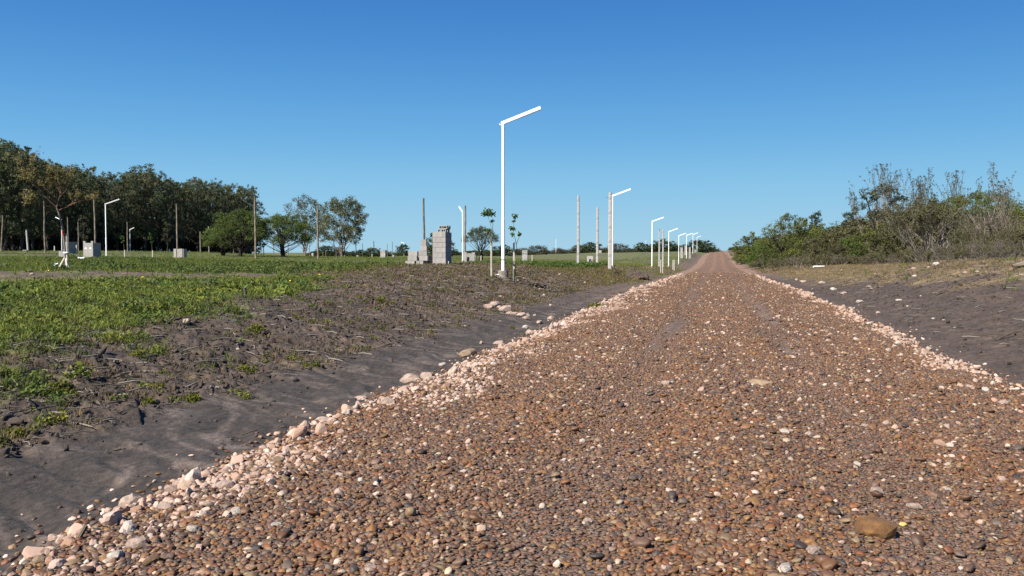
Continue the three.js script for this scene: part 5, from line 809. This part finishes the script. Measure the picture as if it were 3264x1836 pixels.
{ // a dark root hanging down the bank
  const pix = [[345, 1256], [382, 1266], [425, 1278], [436, 1300], [440, 1322], [444, 1340], [447, 1352]], pts = pix.map(([a, b]) => { const h = hit(a, b); return V(h[0], ground(h[0], h[1]) + 0.02, h[1]); }), o = pts[3].clone(), g = new GB(); g.limb(pts.map((p) => p.clone().sub(o)), [0.004, 0.007, 0.009, 0.01, 0.011, 0.01, 0.006], 7); single('root', g.build(), M.barkDark, 'dark bent root hanging down the left bank to the ditch', 'root', [o.x, o.y, o.z], 0, 'sticks and roots lying about');
}

stick('pale flat stick beside the dark root on the bank', 330, 1280, 80, -0.45, 0.016, { mat: M.wood }); stick('forked branch lying on the far part of the left bank', 1370, 975, 55, 0.15, 0.02, { fork: 1, up: 0.12, arch: 0.1 }); stick('short pale stick standing at the ditch edge', 380, 1428, 34, 0.7, 0.012, { mat: M.wood }); stick('thin stick at the ditch edge left of the rubble', 795, 1380, 46, 0.5, 0.01); stick('thin pale stick on the bank above the ditch', 262, 1380, 50, 0.12, 0.008, { mat: M.wood });
stick('pale stick at the left edge on the bank, upper one', 30, 1335, 50, -0.2, 0.012, { mat: M.wood }); stick('pale stick at the left edge on the bank, lower one', 20, 1350, 40, -0.15, 0.014, { mat: M.wood }); stick('bent dark stick in the middle of the left bank', 660, 1195, 60, 0.2, 0.014, { arch: 0.16 }); stick('long dark stick at the lower edge of the near grass', 740, 1003, 130, 0.06, 0.02); stick('curved dark stick on the bank under the pale pink rock', 545, 1100, 50, 0.2, 0.014, { arch: 0.05 }); stick('dark stick on the far bank left of the forked branch', 1228, 952, 44, 0.0, 0.018); stick('thin pale stick on the far bank below the lamp', 1305, 925, 60, -0.15, 0.012, { mat: M.wood }); stick('pale stick at the left foot of the bank weeds', 520, 1165, 36, 0.3, 0.01, { mat: M.wood }); stick('dark stick at the right end of the bare bank', 1055, 1167, 50, 0.1, 0.012); stick('slanting pale stick near the right end of the bank', 1075, 1140, 40, -0.7, 0.01, { mat: M.wood });
stick('long dark branch on the right bank below the log', 3120, 895, 80, 0.5, 0.02, { arch: 0.06 }); stick('dark branch on the right slope near the middle', 2995, 940, 60, 0.3, 0.018, { arch: 0.05, fork: 1 }); stick('thin dark branch low on the right slope', 3215, 1075, 110, 0.55, 0.014, { arch: 0.08, fork: 1 }); stick('short dark stick on the right slope', 3035, 977, 40, 0.1, 0.012); stick('thin pale stick on the right slope', 3085, 950, 44, -0.5, 0.008, { mat: M.wood }); stick('dark branch lying at the foot of the right scrub', 2890, 828, 60, -0.4, 0.03); stick('short dark stick on the upper right slope', 3140, 940, 34, -0.9, 0.014);
stick('dark broken branch in the soil before the concrete posts', 1965, 876, 40, -0.2, 0.05, { arch: 0.12, fork: 1, mat: M.barkDark }); stick('pale straight stick on the bank before the concrete posts', 1755, 889, 60, -0.25, 0.02, { mat: M.wood });
{ // weathered log at the right edge
  const h = hit(3268, 850), [x, z] = h, g = new GB(), f = rngOf(800); g.limb([V(-0.52, 0.02, 0.05), V(-0.25, 0.1, 0), V(0.1, 0.2, 0), V(0.5, 0.26, -0.06), V(0.9, 0.24, -0.1)], [0.05, 0.1, 0.13, 0.15, 0.14], 10); const q = g.build(), p = q.attributes.position; for (let k = 0; k < p.count; k++) { const e = 0.035 * n3(p.getX(k) * 5, p.getY(k) * 5, p.getZ(k) * 5); p.setY(k, p.getY(k) + e); p.setZ(k, p.getZ(k) + e); } q.computeVertexNormals();
  const t = thing('log', 'bleached white log lying at the right edge of view', 'log', [x, ground(x, z), z], 0.1); t.scale.setScalar(0.62); part('log_body', q, M.barkPale, t); part('root_stub', new GB().limb([V(0.15, 0.1, 0.1), V(0.3, -0.02, 0.2), V(0.36, -0.1, 0.25)], [0.09, 0.07, 0.05], 8).build(), M.barkDark, t); part('branch_stub', new GB().limb([V(0.35, 0.3, 0), V(0.3, 0.48, 0.03), V(0.22, 0.58, 0.05)], [0.06, 0.04, 0.025], 7).build(), M.barkPale, t);
}
{ // a white pipe in the verge, a mound of cut brush, a straw heap, litter, flowers
  const h = hit(2610, 853), [x, z] = h; const t = thing('pipe', 'white plastic pipe lying in the dry verge below the bushes', 'pipe', [x, ground(x, z) + 0.08, z], 0.5), a = new THREE.CylinderGeometry(0.06, 0.06, 0.9, 14, 1, true); a.rotateZ(Math.PI / 2); const m = M.white.clone(); m.side = THREE.DoubleSide; part('tube', a, m, t); const r = new THREE.TorusGeometry(0.062, 0.01, 6, 16); r.rotateY(Math.PI / 2); r.translate(-0.45, 0, 0); part('rim', r, M.white, t);
  const [mx, mz] = at(2028, 58), my = ground(mx, mz), mg = new THREE.SphereGeometry(1, 48, 24, 0, 6.2832, 0, Math.PI / 2), mp = mg.attributes.position; for (let k = 0; k < mp.count; k++) { const q = V().fromBufferAttribute(mp, k), e = 1 + 0.25 * n3(q.x * 1.6, q.y * 1.6, q.z * 1.6) + 0.12 * n3(q.x * 6, q.y * 6, q.z * 6); mp.setXYZ(k, q.x * 0.8 * e, q.y * 0.5 * e - 0.08, q.z * 0.8 * e); } mg.computeVertexNormals();
  const md = thing('brush_mound', 'brown mound of earth and roots beside the second road lamp', 'mound', [mx, my, mz], 0.4), sm = std(rgb(0.125, 0.088, 0.07), { roughness: 1, bumpMap: soilBump, bumpScale: 0.06 }); part('earth', mg, sm, md);
  const f = rngOf(810), tw = new GB(); for (let k = 0; k < 120; k++) { const a2 = f() * 6.28, r0 = 0.8 * Math.sqrt(f()), y0 = 0.4 * (1 - r0 * r0), p0 = V(Math.cos(a2) * r0, y0, Math.sin(a2) * r0), e = p0.clone().add(V(gauss(f) * 0.35, 0.05 + 0.16 * f(), gauss(f) * 0.35)); tw.limb([p0, p0.clone().lerp(e, 0.5).add(V(0, 0.05, 0)), e], [0.012, 0.009, 0.005], 3, [1, 1, 1], false); } part('root_tangle', tw.build(), M.twig, md); part('branch', new GB().limb([V(-0.05, 0.4, 0), V(-0.12, 0.75, 0), V(-0.04, 0.95, 0)], [0.04, 0.03, 0.03], 6).build(), M.barkDark, md);
  const sh = hit(915, 853); if (sh) { const g = new THREE.SphereGeometry(1, 32, 12, 0, 6.2832, 0, Math.PI / 2), p = g.attributes.position; for (let k = 0; k < p.count; k++) { const q = V().fromBufferAttribute(p, k), e = 1 + 0.3 * n3(q.x * 2, q.y * 2, q.z * 2); p.setXYZ(k, q.x * 0.38 * e, q.y * 0.09 * e - 0.01, q.z * 0.3 * e); } g.computeVertexNormals(); single('straw_heap', g, std(rgb(0.36, 0.2, 0.09), { roughness: 1, map: grainMap }), 'low heap of orange brown straw in the field grass', 'heap', [sh[0], ground(sh[0], sh[1]) + 0.02, sh[1]]); }
  const sheet = (label, px, py, w, hgt, seed, tilt) => { const hh = hit(px, py); if (!hh) return; const s = hh[2] / FOCAL, g = new THREE.PlaneGeometry(w * s, hgt * s, 10, 8), p = g.attributes.position; g.rotateX(-1.1); for (let k = 0; k < p.count; k++) { const e = n3(p.getX(k) * 6 / (w * s), p.getZ(k) * 6 / (w * s), seed); p.setY(k, p.getY(k) + 0.16 * hgt * s * e); p.setX(k, p.getX(k) + 0.1 * w * s * n2(p.getY(k) * 4, seed)); } g.computeVertexNormals(); const m = single('plastic_sheet', g, M.plastic, label, 'litter', [hh[0], ground(hh[0], hh[1]) + hgt * s * 0.42, hh[1]], tilt, 'plastic litter in the field'); return m; };
  sheet('crumpled whitish plastic sheet in the grass left of the slotted housing', 258, 829, 22, 13, 3, 0.4); sheet('crumpled grey plastic in the grass behind the tripod', 175, 853, 12, 18, 7, 0.1); sheet('small scrap of plastic in the grass near the left edge', 12, 846, 9, 10, 11, 0.2);
  const petals = (n, r) => { const g = new GB(), f2 = rngOf(820 + n); for (let k = 0; k < n; k++) { const a2 = k / n * 6.28, c = [1, 1, 1]; const b = g.vert(0, 0, 0, c), c1 = Math.cos(a2 - 0.3) * r, s1 = Math.sin(a2 - 0.3) * r, c2 = Math.cos(a2 + 0.3) * r, s2 = Math.sin(a2 + 0.3) * r; g.vert(c1 * 0.8, 0.3 * r, s1 * 0.8, c); g.vert(Math.cos(a2) * r, 0.25 * r, Math.sin(a2) * r, c); g.vert(c2 * 0.8, 0.3 * r, s2 * 0.8, c); g.i.push(b, b + 1, b + 2, b, b + 2, b + 3); } return g.build(); }, pg = petals(9, 0.022), sg = new GB().limb([V(0, 0, 0), V(0.01, 0.12, 0), V(0, 0.2, 0)], [0.003, 0.003, 0.002], 4).build();
  [[455, 914, 'alone in the left near grass'], [630, 953, 'lowest in the near grass'], [690, 935, 'in the middle of the near grass, left'], [700, 933, 'in the middle of the near grass, right'], [862, 923, 'left of the right grass tip'], [895, 938, 'below the cluster at the grass tip'], [925, 918, 'in the cluster at the grass tip, left'], [1018, 903, 'in the cluster at the grass tip, low'], [1040, 893, 'in the cluster at the grass tip, middle'], [1032, 898, 'in the cluster at the grass tip, beside the middle one'], [1102, 890, 'at the top right of the grass tip'], [1163, 892, 'farthest right by the bare soil'], [148, 884, 'beside the bare strip at left'], [155, 883, 'beside the bare strip, right of the other'], [116, 853, 'large one near the left field edge']].forEach(([px, py, l], k) => { const hh = hit(px, py); if (!hh) return; const t2 = thing('yellow_flower', `yellow flower ${l}`, 'flower', [hh[0], ground(hh[0], hh[1]), hh[1]], k, 'yellow flowers in the grass'); const hd = part('blossom', pg, M.yellow, t2); hd.position.y = 0.19; hd.rotation.x = 0.5; hd.scale.setScalar(hh[2] > 20 ? 1.1 : 0.75); part('stalk', sg, M.stemGreen, t2); });
}
{ // fine twig litter on both banks
  const f = rngOf(900), g = new GB().limb([V(-0.5, 0, 0), V(-0.1, 0.03, 0.04), V(0.2, 0.01, -0.03), V(0.5, 0.02, 0.02)], [0.022, 0.02, 0.016, 0.008], 4).build(), sets = [[g, std(rgb(1, 1, 1)), [], 'twig_layer']];
  for (let k = 0; k < 4200; k++) { const left = f() < 0.76, t = 4 + 34 * f() ** 1.6, x = left ? -rr(4.8, 10.5, f) : rr(3.8, 10, f), z = -t; if ((left && (siltiness(x, t) > 0.5 || x < -0.9 * t - 2)) || (!left && x > 0.34 * t + 1)) continue; const L = rr(0.08, 0.36, f) * (1 + t * 0.01), v = f() < 0.4 ? rr(0.2, 0.32, f) : rr(0.05, 0.13, f); sets[0][2].push([x, ground(x, z) + 0.008, z, (f() - 0.5) * 0.3, f() * 6.28, (f() - 0.5) * 0.25, L, 0.5 * L + 0.22, 0.5 * L + 0.22, [v, v * 0.88, v * 0.76]]); }
  scatter('twig_litter', 'fine twigs and bits of root strewn over the banks', 'twigs', sets);
}
renderer.render(scene, camera);
